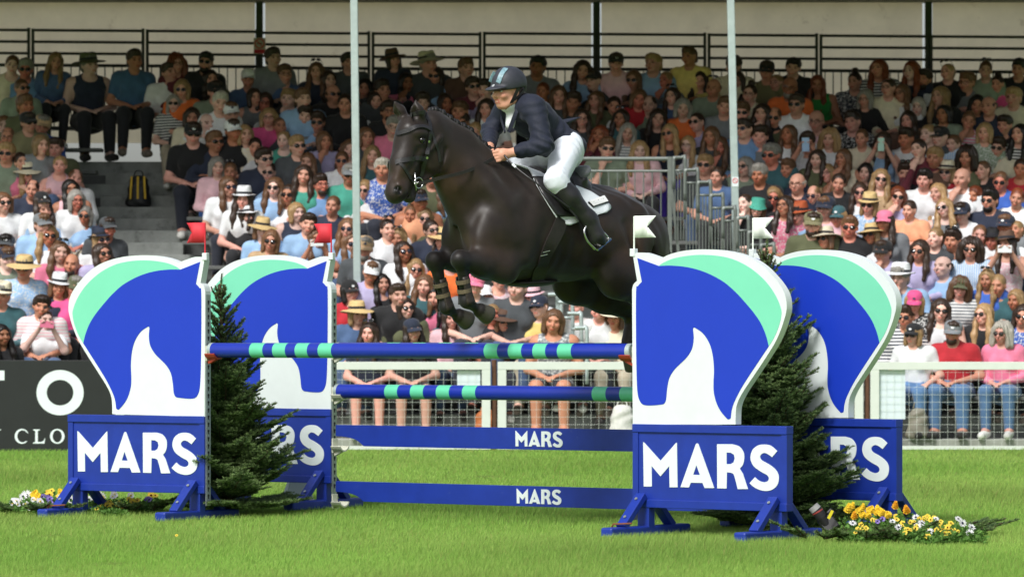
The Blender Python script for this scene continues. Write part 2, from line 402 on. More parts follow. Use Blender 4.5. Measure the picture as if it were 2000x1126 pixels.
# ------------------------------------------------------------------ jump wings
WW, WT = 1.20, .066
def solve_yaw(P, px_out, sgn):
    lo, hi = R(5), R(65)
    for _ in range(60):
        th = (lo+hi)/2; Q = (P.x+sgn*WW*math.cos(th), P.y-sgn*WW*math.sin(th)); px = 1000+F*Q[0]/Q[1]
        if (px-px_out)*sgn > 0: lo = th
        else: hi = th
    return th
def gp(px, d, z=0): p = at(px, HOR, d); p.z = z; return p
NR = gp(1235.4, 27.55); NRt = solve_yaw(NR, 1537, 1)
NL = gp(399.4, 29.57, .01); NLt = solve_yaw(NL, 132.6, -1)
FR = gp(1467.5, 28.74, .02); FRt = solve_yaw(FR, 1751, 1)
FL = gp(646, 30.85, .036); FLt = R(34)
def onwing(cx, cy, ox, oy, sc):             # spot on the near right wing's face -> wing x, height
    px, py = ox+cx/sc, oy+cy/sc; c, s = math.cos(NRt), math.sin(NRt); k = (px-1000)/F
    tx = (k*NR.y-NR.x)/(c+k*s); d = NR.y-tx*s
    return (tx, EYE-(py-HOR)*d/F)
W1 = lambda pts: [onwing(x, y, 1220, 470, 3.043) for x, y in pts]
W2 = lambda pts: [onwing(x, y, 1220, 800, 4.022) for x, y in pts]
head_out = smoothline(W1([(218,105),(260,83),(330,63),(420,52),(520,52),(600,60),(680,78),(750,105),(820,150),(880,210),(930,275),(955,330),(962,390),(955,440),(930,520),(895,600),(840,690),(760,810),(700,900),(670,960),(660,1010),(658,1090)]), 4)
head_out = W1([(47,1090),(43,290)])+smoothline(W1([(43,290),(52,258),(73,237)]), 4)[1:]+W1([(50,98)])+smoothline(W1([(50,95),(65,74),(95,70),(130,75),(218,105)]), 4)+head_out[1:]
arc = smoothline(W1([(203,149),(270,147),(350,153),(430,170),(510,200),(590,245),(660,305),(720,370),(770,430),(810,490),(840,560),(857,625)]), 4)
blue = W1([(75,102)])+arc+smoothline(W1([(857,625),(800,710),(740,800),(690,880),(650,960),(635,1010),(630,1050),(620,1058),(608,1055),(570,1010),(545,960),(530,900),(528,840),(531,770),(525,690),(510,625),(485,575),(455,540),(414,514)]), 4)[1:]+smoothline(W1([(412,514),(406,525),(410,580),(400,640),(370,690),(330,730),(295,765),(265,815),(252,880),(246,940),(235,965),(215,972),(150,977),(110,972),(90,950),(78,910),(72,820),(68,600),(68,300),(78,270),(102,243)]), 3)
green = smoothline(W1([(203,149),(230,130),(290,105),(380,88),(470,83),(560,90),(640,108),(720,145),(790,195),(850,255),(900,330),(928,400),(931,440),(918,500),(890,570),(857,625)]), 4)+arc[::-1][1:-1]
LET = {'M': [W2([(142,252),(150,256),(278,398),(400,258),(407,256),(412,606),(350,606),(347,440),(278,520),(208,438),(210,600),(147,600)])],
 'A': [W2([(435,605),(556,268),(562,262),(570,262),(576,268),(700,612),(625,612),(608,572),(516,570),(502,607)]), W2([(535,507),(560,432),(588,510)])],
 'R': [W2([(722,268),(840,268)])+smoothline(W2([(840,268),(895,285),(930,330),(936,380),(925,430),(900,460)]), 3)[1:]+W2([(925,500),(965,620),(885,620)])+smoothline(W2([(885,620),(862,530),(845,497),(800,488)]), 3)[1:]+W2([(797,616),(724,614)]), W2([(797,333),(830,335),(855,350),(862,380),(852,410),(830,424),(797,424)])],
 'S': [smoothline(W2([(1155,370),(1120,345),(1090,337),(1068,350),(1060,370),(1075,395),(1120,420),(1170,455),(1200,495),(1208,540),(1195,590),(1155,625),(1100,635),(1040,620),(1000,595),(978,573)]), 3)+smoothline(W2([(1020,527),(1050,553),(1090,566),(1120,558),(1130,535),(1115,510),(1070,485),(1020,450),(995,415),(985,370),(1000,315),(1040,280),(1090,270),(1145,280),(1195,322)]), 3)]}
PZ0, PZ1 = .183, .717
keyh = MB()
for i in range(28):
    z = .17+i*.0495
    keyh.plate([[(.5*.018*math.cos(t)*1.0, z+.009*math.sin(t)) for t in np.linspace(0, 2*math.pi, 9)[:-1]]], -.0015, .001)
    keyh.box(-.0038, .0038, -.0015, .001, z-.022, z-.007)
def wing(P, th, right, label, flagmat, flaglabel, top):
    org = P if right else Vector((P.x-WW*math.cos(th), P.y+WW*math.sin(th), P.z))
    o = empty('jump_wing', org, -th); tag(o, label, 'jump wing', 'wings of the jump')
    fx = (lambda pts: [(x, z) for x, z in pts]) if right else (lambda pts: [(WW-x, z) for x, z in pts][::-1])
    MB().plate([fx(head_out)], .002, WT-.002).build('head_board', MATS['white_board'], o, bevel=.003)
    MB().plate([fx(blue)], -.0005, .004).build('blue_head', MATS['blue_vinyl'], o)
    MB().plate([fx(green)], -.0005, .004).build('mint_mane', MATS['mint_vinyl'], o)
    MB().box(.012, WW-.012, .008, WT-.008, PZ0+.05, PZ1-.05).build('base_panel', MATS['blue_paint'], o)
    MB().box(0, WW, -.006, WT+.006, PZ1-.052, PZ1).build('top_rail', MATS['blue_paint'], o, bevel=.004)
    MB().box(0, WW, -.006, WT+.006, PZ0, PZ0+.052).build('bottom_rail', MATS['blue_paint'], o, bevel=.004)
    for x0 in (0, WW-.045): MB().box(x0+.001, x0+.044, .0, WT, PZ0+.052, PZ1-.052).build('stile', MATS['blue_paint'], o)
    for ch in 'MARS': MB().plate(LET[ch], .004, .0095).build('letter', MATS['white_vinyl'], o)
    for xc in (.085, WW-.085):
        MB().box(xc-.045, xc+.045, .0, WT, .05, PZ0+.0).build('post', MATS['blue_paint'], o, bevel=.004)
        MB().box(xc-.045, xc+.045, WT/2-.43, WT/2+.43, .0, .066).build('foot', MATS['blue_paint'], o, bevel=.012)
        for sg in (-1, 1):
            y0 = WT/2+sg*WT/2
            br = MB(); a0 = Vector((xc, y0+sg*.015, .262)); b0 = Vector((xc, y0+sg*.235, .06))
            br.bar(a0, b0, .042, .07, up=(1,0,0))
            br.build('brace', MATS['blue_paint'], o, bevel=.004)
            if sg < 0:
                nv = Vector((0,-.68,.74))
                for f in (.2,.75): q = a0.lerp(b0, f)+nv*.024; MB().tube([q, q+nv*.006], .011, 8).build('bolt', MATS['zinc'], o)
    # metal cup track on the inner end
    xi = -.0035 if right else WW+.0035
    MB().box(xi-.0032, xi+.0032, WT*.18, WT*.95, .10, 1.555).build('cup_track', MATS['zinc'], o)
    k = obj('keyhole_row', keyh_me, o); k.rotation_euler = (0, 0, R(90)); k.location = (xi+(.0032 if not right else -.0032)*1.3, WT*.56, 0)
    # flag bracket
    MB().box((0 if right else WW)-.02, (0 if right else WW)+.02, -.004, .03, top-.02, top+.03).build('flag_bracket', MATS['white_board'], o, bevel=.003)
    # flag : a thing of its own in the bracket
    f = empty('marker_flag')
    bx = .004 if right else WW-.004
    f.location = Vector((org.x+math.cos(th)*bx+math.sin(th)*.012, org.y-math.sin(th)*bx+math.cos(th)*.012, top+.028+P.z)); f.rotation_euler = (0,0,-th)
    tag(f, flaglabel, 'flag', 'marker flags on the jump')
    MB().tube([(0,0,0),(0,0,.21)], .0055, 8).build('flag_stick', MATS[flagmat], f, smooth=40)
    sg = 1 if right else -1
    n = 14; fl = MB(); H0, H1, Lf = .072, .212, .165
    up = [(sg*Lf*i/n, .010*math.sin(i*.55)) for i in range(n+1)]
    vs = []; fs = []
    for i, (x, y) in enumerate(up):
        fr = i/n; cut = max(0, (fr-.68)/.32)*.5
        for a, bb in ((0, .5-cut*.98 if cut else .5), (.5+cut*.98 if cut else .5, 1)):
            for v in (a, bb): vs.append((x*1.0, y, H0+(H1-H0)*(v)))
    for i in range(n):
        for j in (0, 2):
            p = i*4+j; fs.append((p, p+4, p+5, p+1))
    fl.add(vs, fs); fo = fl.build('flag_cloth', MATS[flagmat], f, smooth=True)
    bm = bmesh.new(); bm.from_mesh(fo.data); bmesh.ops.remove_doubles(bm, verts=bm.verts, dist=.0005); bm.to_mesh(fo.data); bm.free()
    sm = fo.modifiers.new('thick', 'SOLIDIFY'); sm.thickness = .003
    return o
keyh_me = keyh.mesh('keyhole_row'); keyh_me.materials.append(MATS['dark_hole'])
TOPZ = onwing(60, 74, 1220, 470, 3.043)[1]
wNR = wing(NR, NRt, True, 'near right blue and white horse head wing, fully in view', 'flag_white', 'white swallowtail flag beside the rump of the horse', TOPZ)
wNL = wing(NL, NLt, False, 'near left blue and white horse head wing beside the black board', 'flag_red', 'red swallowtail flag on the leftmost horse head wing', TOPZ)
wFR = wing(FR, FRt, True, 'far right horse head wing half hidden by the fir tree', 'flag_white', 'white swallowtail flag furthest to the right, above a fir tree top', TOPZ)
wFL = wing(FL, FLt, False, 'far left horse head wing behind the fir tree and striped pole', 'flag_red', 'red swallowtail flag on the wing behind the left fir tree', TOPZ)

# ------------------------------------------------------------------ poles, planks, cups
def inner(P, th, right, z, along=0):        # middle of the inner end of a wing
    x = -.012 if right else .012
    return Vector((P.x+math.cos(th)*x+math.sin(th)*WT*.56, P.y-math.sin(th)*x+math.cos(th)*WT*.56, z))
def cup(P, label, matn, d, th_, big=.0):
    o = empty('pole_cup', P, math.atan2(d.y, d.x)); tag(o, label, 'pole cup', 'cups that hold the poles')
    MB().box(-.012, .0, -.03, .03, -.075, .03).build('back_plate', MATS[matn if matn != 'cup_red' else 'cup_white'], o, bevel=.003)
    c = MB(); n = 8
    prof = [(.0535*math.cos(t), .0535*math.sin(t)) for t in np.linspace(R(205), R(335), n)]
    vs = [(x, y, z) for x in (.0, .085) for rr in (1, 1.2) for y, z in [(p[0]*rr, p[1]*rr) for p in prof]]
    fs = []
    for i in range(n-1):
        fs += [(i, i+1, 2*n+i+1, 2*n+i), (n+i+1, n+i, 3*n+i, 3*n+i+1), (i, n+i, n+i+1, i+1), (2*n+i, 2*n+i+1, 3*n+i+1, 3*n+i)]
    fs += [(0, 2*n, 3*n, n), (n-1, 2*n-1, 4*n-1, 3*n-1)]
    c.add(vs, fs); c.bar((.0,0,-.085), (.06,0,-.058), .03, .02); c.build('cradle', MATS[matn], o)
    return o
def pole(A, B, label, bands, r=.051):
    d = (B-A); L = d.length; dn = d.normalized()
    o = empty('jump_pole', (A+B)/2, math.atan2(d.y, d.x)); tilt = math.asin(dn.z)
    o.rotation_euler = (0, -tilt, math.atan2(d.y, d.x)); tag(o, label, 'jump pole')
    edges = [-L/2+.03]; cols = []
    for b0, b1 in bands: edges += [b0-L/2, b1-L/2]
    edges.append(L/2-.03); edges = sorted(edges)
    for i in range(len(edges)-1):
        MB().tube([(edges[i],0,0), ((edges[i]+edges[i+1])/2,0,-.000), (edges[i+1],0,0)], r, 28, cap=False).build('blue_section' if i % 2 == 0 else 'mint_band', MATS['pole_blue' if i % 2 == 0 else 'pole_mint'], o, smooth=True)
    for sg in (-1, 1):
        MB().tube([(sg*(L/2-.031),0,0), (sg*(L/2-.004),0,0), (sg*L/2,0,0)], [r*1.012, r*1.012, r*.93], 28).build('end_cap', MATS['galv_post'], o, smooth=40)
        MB().tube([(sg*L/2,0,0), (sg*(L/2+.003),0,0)], .014, 12).build('cap_hub', MATS['zinc'], o, smooth=40)
    return o
def plank(A, B, z0, z1, label):
    d = (B-A); L = d.length; o = empty('jump_plank', (A.x, A.y, 0), math.atan2(d.y, d.x)); tag(o, label, 'jump plank', 'lettered planks of the jump')
    h = z1-z0; q = smoothline([(0,.46*h),(.10,.42*h),(.19,.28*h),(.255,.0)], 5)
    loop = q+[(L-x, z) for x, z in q[::-1]]+[(L,h),(0,h)]
    MB().plate([[(x, z+z0) for x, z in loop]], -.012, .012).build('board', MATS['blue_paint'], o, bevel=.002)
    xs_ = [p[0] for ch in 'MARS' for p in LET[ch][0]]; zs = [p[1] for p in LET['R'][0]]
    sc = .72*h/(max(zs)-min(zs)); xm = (min(xs_)+max(xs_))/2; zm = (max(zs)+min(zs))/2
    for ch in 'MARS': MB().plate([[(L*.508+(x-xm)*sc, z0+h*.50+(z-zm)*sc) for x, z in l] for l in LET[ch]], -.0165, -.0118).build('letter', MATS['white_vinyl'], o)
    return o
zP = 1.182
A = inner(NL, NLt, False, zP); B = inner(NR, NRt, True, zP); dn = (B-A).normalized()
A = A+dn*.014; B = B-dn*.014; Lp = (B-A).length
bl = [(.455,.565),(.675,.785),(.895,1.005),(1.115,1.23)]
def onpole(px): # distance along the near pole at a picture column
    k = (px-1000)/F; return (k*A.y-A.x)/(dn.x-k*dn.y)
nb = [(onpole(a), onpole(b)) for a, b in ((495,521),(540,565),(584,608),(629,655),(953,979),(1000,1026),(1048,1073),(1096,1123))]
pole(A, B, 'near top pole, blue with mint bands, held in red cups', nb)
cup(A-dn*.012, 'red pole cup at the left end of the top pole', 'cup_red', dn, 0)
cup(B+dn*.012, 'red pole cup beside the near right wing', 'cup_red', -dn, 0)
A2 = inner(FL, FLt, False, zP); B2 = inner(FR, FRt, True, zP); dn2 = (B2-A2).normalized(); A2 = A2+dn2*.014; B2 = B2-dn2*.014; L2 = (B2-A2).length
fb = [(x, x+.115) for x in (.47,.70,.93,1.16)]; fb += [(L2-b, L2-a) for a, b in fb[::-1]]
pole(A2, B2, 'far top pole peeping out just above the near striped pole', fb)
zq = Vector((0,0,.882-zP)); pole(A2+zq, B2+zq, 'lower blue pole with mint bands, held in a white cup', fb)
for z, nm in ((zP, 'topmost'), (.882, 'second')):
    cup(Vector((A2.x, A2.y, z))-dn2*.012, 'off-white cup on the far left wing, %s of four' % nm, 'cup_white', dn2, 0)
    cup(Vector((B2.x, B2.y, z))+dn2*.012, 'off-white cup on the far right wing, %s of four' % nm, 'cup_white', -dn2, 0)
plank(A2, B2, .490, .640, 'upper blue plank lettered MARS')
plank(A2, B2, .094, .236, 'lower blue plank lettered MARS, just above the grass')
for z, nm in ((.512, 'third'), (.112, 'lowest')):
    cup(Vector((A2.x, A2.y, z))-dn2*.012, 'off-white cup on the far left wing, %s of four' % nm, 'cup_white', dn2, 0)
    cup(Vector((B2.x, B2.y, z))+dn2*.012, 'off-white cup on the far right wing, %s of four' % nm, 'cup_white', -dn2, 0)

# ------------------------------------------------------------------ fence, advertising board
FY = 42.0; G = ground_z(FY); u = FY/F
def fpanel(px0, px1, label):
    x0, x1 = (px0-1000)*u, (px1-1000)*u; zt = EYE-(706-HOR)*u
    o = empty('mesh_fence', ((x0+x1)/2, FY, G)); tag(o, label, 'fence panel', 'white mesh panels along the arena edge'); h = zt-G; hw = (x1-x0)/2
    MB().box(-hw, hw, -.022, .022, h-.078, h).build('top_rail', MATS['white_paint'], o, bevel=.004)
    MB().box(-hw, hw, -.018, .018, .015, .05).build('bottom_rail', MATS['white_paint'], o)
    for x in (-hw, hw-.085): MB().box(x, x+.085, -.02, .02, .05, h-.078).build('stile', MATS['white_paint'], o, bevel=.003)
    v = MB(); k = int(2*hw/.075)
    for i in range(1, k): x = -hw+i*2*hw/k; v.bar((x,0,.04), (x,0,h-.07), .0022, .0022)
    for i in range(1, 11): v.bar((-hw,.004,.04+i*.073), (hw,.004,.04+i*.073), .0022, .0022)
    v.build('wire_mesh', MATS['white_paint'], o); return o
fpanel(226, 958, 'white mesh fence panel left of the middle stake')
fpanel(972, 1686, 'white mesh fence panel right of the middle stake')
fpanel(1700, 2440, 'white mesh fence panel at the right edge of the picture')
for px, lab in ((965, 'brown wooden stake between the fence panels under the poles'), (1693, 'brown wooden stake beside the far right wing')):
    p = at(px, 700, FY+.05); m_ = MB(); m_.tube([(p.x, p.y, G-.05), (p.x+.004, p.y, G+.55), (p.x, p.y, EYE-(702-HOR)*u)], .025, 8)
    tag(m_.build('fence_stake', mat('stake_wood%d' % px, S((96,66,48)), .85, .2, 20, .3, 40), smooth=40), lab, 'stake', 'stakes of the arena fence')
for px0, px1, py0, py1, lab in ((893,938,723,762,'white plastic card fixed behind the mesh, under the poles'), (1716,1768,722,818,'white plastic sheet fixed behind the mesh at right')):
    a_, b_ = at(px0, py1, FY+.03), at(px1, py0, FY+.03)
    tag(MB().box(a_.x, b_.x, FY+.025, FY+.032, a_.z, b_.z).build('notice_card', mat('card%d' % px0, S((214,226,232)), .5, .03)), lab, 'card')
# black advertising board
o = empty('advertising_board', ((-200-1000)*u*.5+(235-1000)*u*.5, FY-.03, G)); tag(o, 'black advertising board with large white letters at left', 'advertising board')
bx0, bx1 = (-420-1000)*u, (223-1000)*u; cx_ = o.location.x; zt = EYE-(703-HOR)*u-G
MB().box(bx0-cx_, bx1-cx_, -.02, .02, -.01, zt).build('panel', MATS['board_black'], o, bevel=.003)
def bl_(px, py): return ((px-1000)*u-cx_, EYE-(py-HOR)*u-G)
def ring(cx, cy, rx, ry, tx, ty, n=40):
    ou = [bl_(cx+rx*math.cos(t), cy-ry*math.sin(t)) for t in np.linspace(0, 2*math.pi, n+1)[:-1]]
    inn = [bl_(cx+(rx-tx)*math.cos(t), cy-(ry-ty)*math.sin(t)) for t in np.linspace(0, 2*math.pi, n+1)[:-1]]
    return [ou, inn[::-1]]
def put(loops): MB().plate(loops, -.026, -.0195).build('letter', MATS['letter_white'], o)
put(ring(118.5, 766, 46, 44, 20, 19))
put([[bl_(*p) for p in ((-80,723),(10,723),(10,742),(-22,742),(-22,810),(-46,810),(-46,742),(-80,742))]])
def serifO(cx, cy): return ring(cx, cy, 14.2, 14.5, 5.2, 2.6, 28)
put(serifO(113, 851))
def carc(cx, cy):
    ou = [(cx+14*math.cos(t), cy-14.5*math.sin(t)) for t in np.linspace(R(48), R(318), 24)]
    inn = [(cx+1.2+10.2*math.cos(t), cy-11.8*math.sin(t)) for t in np.linspace(R(310), R(55), 24)]
    return [[bl_(*p) for p in ou+inn+[(cx+11.5,cy-6),(cx+12.8,cy-6)]]]
put(carc(44, 851))
put([[bl_(*p) for p in ((66,837.5),(79,837.5),(79,839.5),(75,840.5),(75,862),(82,862),(86,860),(88.5,855),(89.5,855),(88,865),(66,865),(66,863),(70,862),(70,840.5),(66,839.5))]])
put([[bl_(*p) for p in ((-14,837.5),(-4,837.5),(-8,846),(-4,841),(0,837.5),(3,837.5),(3,839),(0,840),(-5,852),(-5,865),(-11,865),(-11,852),(-18,839))]])
# ------------------------------------------------------------------ the grandstand
D0, DR, ZR, NROW = 43.2, .62, .28, 12
def floor_z(r): return .24 if r == 0 else .20+ZR*r
XL, XR = -9.0, 9.0
AX0, AX1 = -4.70, -3.62           # left stairs
st = empty('grandstand', (0, D0, G)); tag(st, 'roofed grandstand of stepped rows with cream rear sheets', 'grandstand')
def W(mbx, name, matn, bevel=0, parent=st, smooth=False):
    mbx.v = [(x, y-D0, z-G) for x, y, z in mbx.v]; return mbx.build(name, MATS[matn], parent, bevel=bevel, smooth=smooth)
for r in range(NROW):
    y = D0+DR*r; z = floor_z(r)
    W(MB().box(XL, XR, y-.44, y+DR-.44 if r < NROW-1 else y+.9, z-.16 if r else G-.1, z), 'step', 'concrete' if r == 0 else 'deck', .006)
    if r: W(MB().box(XL, XR, y-.435, y-.415, z-ZR-.05, z-.161), 'riser', 'bench')
    for a, b in ((XL, AX0-.02), (AX1+.02, XR)):
        W(MB().box(a, b, y-.13, y+.13, z+.385, z+.425), 'bench_seat', 'bench', .006)
    if 0 < r: W(MB().box(AX0+.02, AX1-.02, y-.44-.27, y-.442, z-.14-.14, z-.14), 'half_step', 'deck', .006)
YB = D0+DR*(NROW-1)+.95                     # rear wall
ub = YB/F
def zb(py): return EYE-(py-HOR)*ub
# roof: out of frame, shades the upper rows
rf = MB(); fy = 45.2
rf.add([(XL-1, fy, 5.06), (XR+1, fy, 5.06), (XR+1, YB+.3, 5.24), (XL-1, YB+.3, 5.24), (XL-1, fy, 5.12), (XR+1, fy, 5.12), (XR+1, YB+.3, 5.30), (XL-1, YB+.3, 5.30)],
       [(3,2,1,0),(4,5,6,7),(0,1,5,4),(1,2,6,5),(2,3,7,6),(3,0,4,7)])
W(rf, 'roof', 'roof_skin')
# rear sheets between the big posts, with a little sag
bays = [-151, 507, 1165, 1813, 2460]
for i in range(4):
    a, b = (bays[i]+10-1000)*ub, (bays[i+1]-10-1000)*ub; n, mz = 26, 14; vs = []
    for j in range(mz+1):
        for k in range(n+1):
            fx_, fz = k/n, j/mz; z = 3.56+(5.26-3.56)*fz
            vs.append((a+(b-a)*fx_, YB+.10+.03*math.sin(fx_*math.pi)*math.sin(fz*3.1)+.006*math.sin(fx_*37+fz*9)+.006*math.sin(fz*23+i), z))
    sh = MB().add(vs, [(j*(n+1)+k, j*(n+1)+k+1, (j+1)*(n+1)+k+1, (j+1)*(n+1)+k) for j in range(mz) for k in range(n)])
    W(sh, 'rear_sheet', 'tarp', smooth=True)
for px in bays[1:4]:
    x = (px-1000)*ub; W(MB().box(x-.04, x+.04, YB-.06, YB+.02, 2.9, 5.25), 'rear_post', 'steel_dark', .004)
# safety railing along the back
posts = [-160, 62, 285, 507, 725, 942, 1165, 1380, 1598, 1813, 2030]
names = ['first','second','third','fourth','fifth','sixth','seventh','eighth','ninth','tenth']
for i in range(10):
    a, b = (posts[i]-1000)*ub+.025, (posts[i+1]-1000)*ub-.025; t0 = 60+14*(posts[i]/2000); t1 = 60+14*(posts[i+1]/2000)
    if 507 <= posts[i] < 800: t0 += 2; t1 += 2
    o = empty('railing_section', ((a+b)/2, YB-.1, zb(250))); tag(o, 'dark back railing section, %s from the left edge' % names[i], 'railing', 'railing sections behind the top row')
    c = o.location
    def V(x, py): return (x-c.x, 0, zb(py)-c.z)
    for k in range(3): MB().tube([V(a, t0+22.5*k), V(b, t1+22.5*k)], .017, 8).build('rail', MATS['steel_dark'], o, smooth=40)
    MB().tube([V(a, t0+68), V(b, t1+68)], .02, 8).build('guard_rail', MATS['steel_dark'], o, smooth=40)
    nb_ = 13
    for k in range(nb_):
        f = (k+.5)/nb_; x = a+(b-a)*f; MB().tube([V(x, t0+68), V(x, 250)], .0075, 6).build('baluster', MATS['steel_dark'], o)
    for x in (a, b): MB().bar(V(x, t0-3), V(x, 250), .035, .035).build('upright', MATS['steel_dark'], o)
# grey poles that carry the front of the roof
for px0, px1, d, py1, lab in ((691.5, 698, 44.6, 560, 'tall pale grey tent pole left of the horse head'), (1427, 1438.5, 44.9, 520, 'tall pale grey tent pole with a small no smoking sign')):
    a, b = at(px0, 0, d), at(px1, py1, d); a = a+(a-b)*.42; b = b-(a-b).normalized()*1.3
    b.z = max(b.z, G)
    o = empty('tent_pole', b); tag(o, lab, 'tent pole', 'grey poles of the grandstand')
    MB().bar((0,0,0), a-b, .078, .078, up=(0,1,0)).build('shaft', MATS['galv_post'], o, bevel=.008)
    if px0 > 1000:
        s_ = at(1436, 355, d-.045); sg = empty('no_smoking_sign', s_); tag(sg, 'small white no smoking sign on the right tent pole', 'sign')
        MB().box(-.034,.034,0,.003,-.05,.05).build('plate', MATS['white_vinyl'], sg)
        MB().plate([[(.028*math.cos(t), .012+.028*math.sin(t)) for t in np.linspace(0,6.283,25)[:-1]], [(.021*math.cos(t), .012+.021*math.sin(t)) for t in np.linspace(0,6.283,25)[:-1]][::-1]], -.003, -.0005).build('ring', MATS['flag_red'], sg)
        MB().bar((-.017,-.002,.029),(.017,-.002,-.005),.002,.006).build('slash', MATS['flag_red'], sg)
# no smoking sign on the rear post
s_ = at(507, 90, YB-.2); sg = empty('no_smoking_sign', s_); tag(sg, 'red and white no smoking sign on the dark rear post', 'sign')
MB().box(-.07,.07,0,.004,-.095,.095).build('plate', mat('sign_plate', S((196,186,170)), .5, .05), sg)
MB().plate([[(.06*math.cos(t), .028+.06*math.sin(t)) for t in np.linspace(0,6.283,33)[:-1]], [(.047*math.cos(t), .028+.047*math.sin(t)) for t in np.linspace(0,6.283,33)[:-1]][::-1]], -.004, -.0005).build('ring', MATS['flag_red'], sg)
MB().bar((-.036,-.002,.064),(.036,-.002,-.008),.004,.011).build('slash', MATS['flag_red'], sg)
MB().bar((-.03,-.0012,.03),(.03,-.0012,.03),.003,.01).build('cigarette', MATS['dark_hole'], sg)
MB().box(-.062,.062,-.003,-.0005,-.088,-.042).build('caption_band', MATS['flag_red'], sg)

# barrier and stepped handrails in front of the right stairs
d = 45.05; o = empty('crowd_barrier', at(1225, 480, d)); tag(o, 'grey steel barrier with upright bars behind the rump of the horse', 'barrier'); c = o.location
def V(px, py, dd=d): return at(px, py, dd)-c
MB().tube([V(1120,310), V(1306,310)], .024, 10).build('top_rail', MATS['steel_grey'], o, smooth=40)
MB().tube([V(1120,334), V(1306,334)], .014, 8).build('mid_rail', MATS['steel_grey'], o, smooth=40)
for px in range(1138, 1300, 17): MB().tube([V(px,334), V(px,470)], .008, 6).build('bar', MATS['steel_grey'], o, smooth=40)
MB().bar(V(1308,306), V(1308,560), .045, .045).build('upright', MATS['steel_grey'], o)
MB().bar(V(1306,315), V(1328,520), .03, .03).build('stay', MATS['steel_grey'], o)
o = empty('stepped_handrail', at(1380, 500, 44.7)); tag(o, 'grey stepped handrail with close bars descending beside the right tent pole', 'handrail'); c = o.location
hoops = [(1316,1338,308),(1338,1363,332),(1363,1388,356),(1388,1412,381),(1412,1436,406),(1440,1462,425),(1462,1486,453),(1486,1512,478)]
for i, (a, b, y) in enumerate(hoops):
    dd = 45.0-.16*i
    q = smoothline([V(a,y+60,dd), V(a,y+4,dd), V(a+4,y,dd), V(b-6,y,dd), V(b,y+5,dd), V(b,y+120,dd)], 3)
    MB().tube(q, .019, 8).build('hoop', MATS['steel_grey'], o, smooth=True)
    MB().tube([V(a,y+25,dd), V(b,y+25,dd)], .013, 8).build('hoop_rail', MATS['steel_grey'], o, smooth=True)
    for k in range(4): x = a+(b-a)*(k+.5)/4; MB().tube([V(x,y+25,dd), V(x,y+160,dd)], .0075, 6).build('bar', MATS['steel_grey'], o)
# small handrails on the front stairs, seen under the horse
o = empty('front_handrail', at(1110, 690, 43.0)); tag(o, 'grey looped handrail on the front stairs under the horse', 'handrail'); c = o.location
for i, (a, b, y) in enumerate(((1078,1096,575),(1098,1118,590),(1116,1135,612),(1130,1146,640))):
    dd = 43.5-.15*i; q = smoothline([V(a-8,y,dd), V(b-6,y,dd), V(b,y+7,dd), V(b,y+110,dd)], 4)
    MB().tube(q, .02, 8).build('loop', MATS['galv_post'], o, smooth=True)
    MB().tube([V(a,y+30,dd), V(b,y+30,dd)], .014, 8).build('loop_rail', MATS['galv_post'], o, smooth=True)
MB().bar(V(1092,545,43.6), V(1092,690,43.6), .07, .07).build('upright', MATS['galv_post'], o)
# ------------------------------------------------------------------ the horse
PHI = R(40); HO = at(1080, HOR, 28.5)
hf = Vector((-math.cos(PHI), -math.sin(PHI))); hl = Vector((math.sin(PHI), -math.cos(PHI)))
def HP(px, py, w_=0.):          # spot of the picture on the plane w_ metres left of the horse's middle -> horse coordinates
    k = (px-1000)/F; t = (w_+HO.x*hl.x+HO.y*hl.y)/(k*hl.x+hl.y)
    return np.array([(k*t-HO.x)*hf.x+(t-HO.y)*hf.y, w_, EYE-(py-HOR)/F*t])
HM = Matrix.Translation((HO.x, HO.y, 0)) @ Matrix.Rotation(math.pi+PHI, 4, 'Z')
def inframe(name, me, parent=None):
    o = obj(name, me, parent)
    if parent is None: o.matrix_world = HM
    return o
Yax = (0,1,0)
def rotm(ry=0, rz=0, rx=0): return (Matrix.Rotation(R(rz),3,'Z') @ Matrix.Rotation(R(ry),3,'Y') @ Matrix.Rotation(R(rx),3,'X'))
hs_ = Solid((-1.35,-.42,.9), (1.75,.42,2.95), .0092)
# trunk
hs_.ell(HP(958,440), (.24,.235,.36), .1, rot=rotm(-8))
hs_.ell(HP(1010,440), (.40,.27,.365), .12)
hs_.ell(HP(1075,448), (.50,.295,.345), .12)
hs_.ell(HP(1150,456), (.45,.285,.29), .12)
hs_.ell(HP(1205,463), (.35,.26,.28), .10, rot=rotm(-16))
hs_.cone(HP(978,332), HP(1060,366), .05, .05, .12)                       # withers
hs_.cone(HP(1065,376), HP(1180,384), .06, .05, .1)
for s in (1,-1):
    hs_.ell(HP(1228,470,.0)+(0,s*.115,-.03), (.235,.145,.25), .08, rot=rotm(-10))  # quarters
    hs_.ell(HP(1178,398,.0)+(0,s*.13,-.03), (.14,.08,.07), .09)
    hs_.ell(HP(940,450,.0)+(0,s*.165,0), (.17,.085,.27), .07, rot=rotm(-28)) # shoulder
    hs_.ell(HP(985,470,.0)+(0,s*.19,-.02), (.15,.075,.16), .06, rot=rotm(25))   # triceps
    hs_.ell(HP(918,465,.0)+(0,s*.10,0), (.09,.10,.13), .05)                  # breast
# neck, squashed sideways
hs_.cone(HP(940,405), HP(912,352), .265, .225, .06, squash=(Yax,.62))
hs_.cone(HP(912,352), HP(886,310), .225, .185, .06, squash=(Yax,.58))
hs_.cone(HP(886,310), HP(852,268), .185, .140, .05, squash=(Yax,.60))
hs_.cone(HP(955,318), HP(905,275), .07, .055, .08); hs_.cone(HP(905,275), HP(846,238), .055, .05, .07)
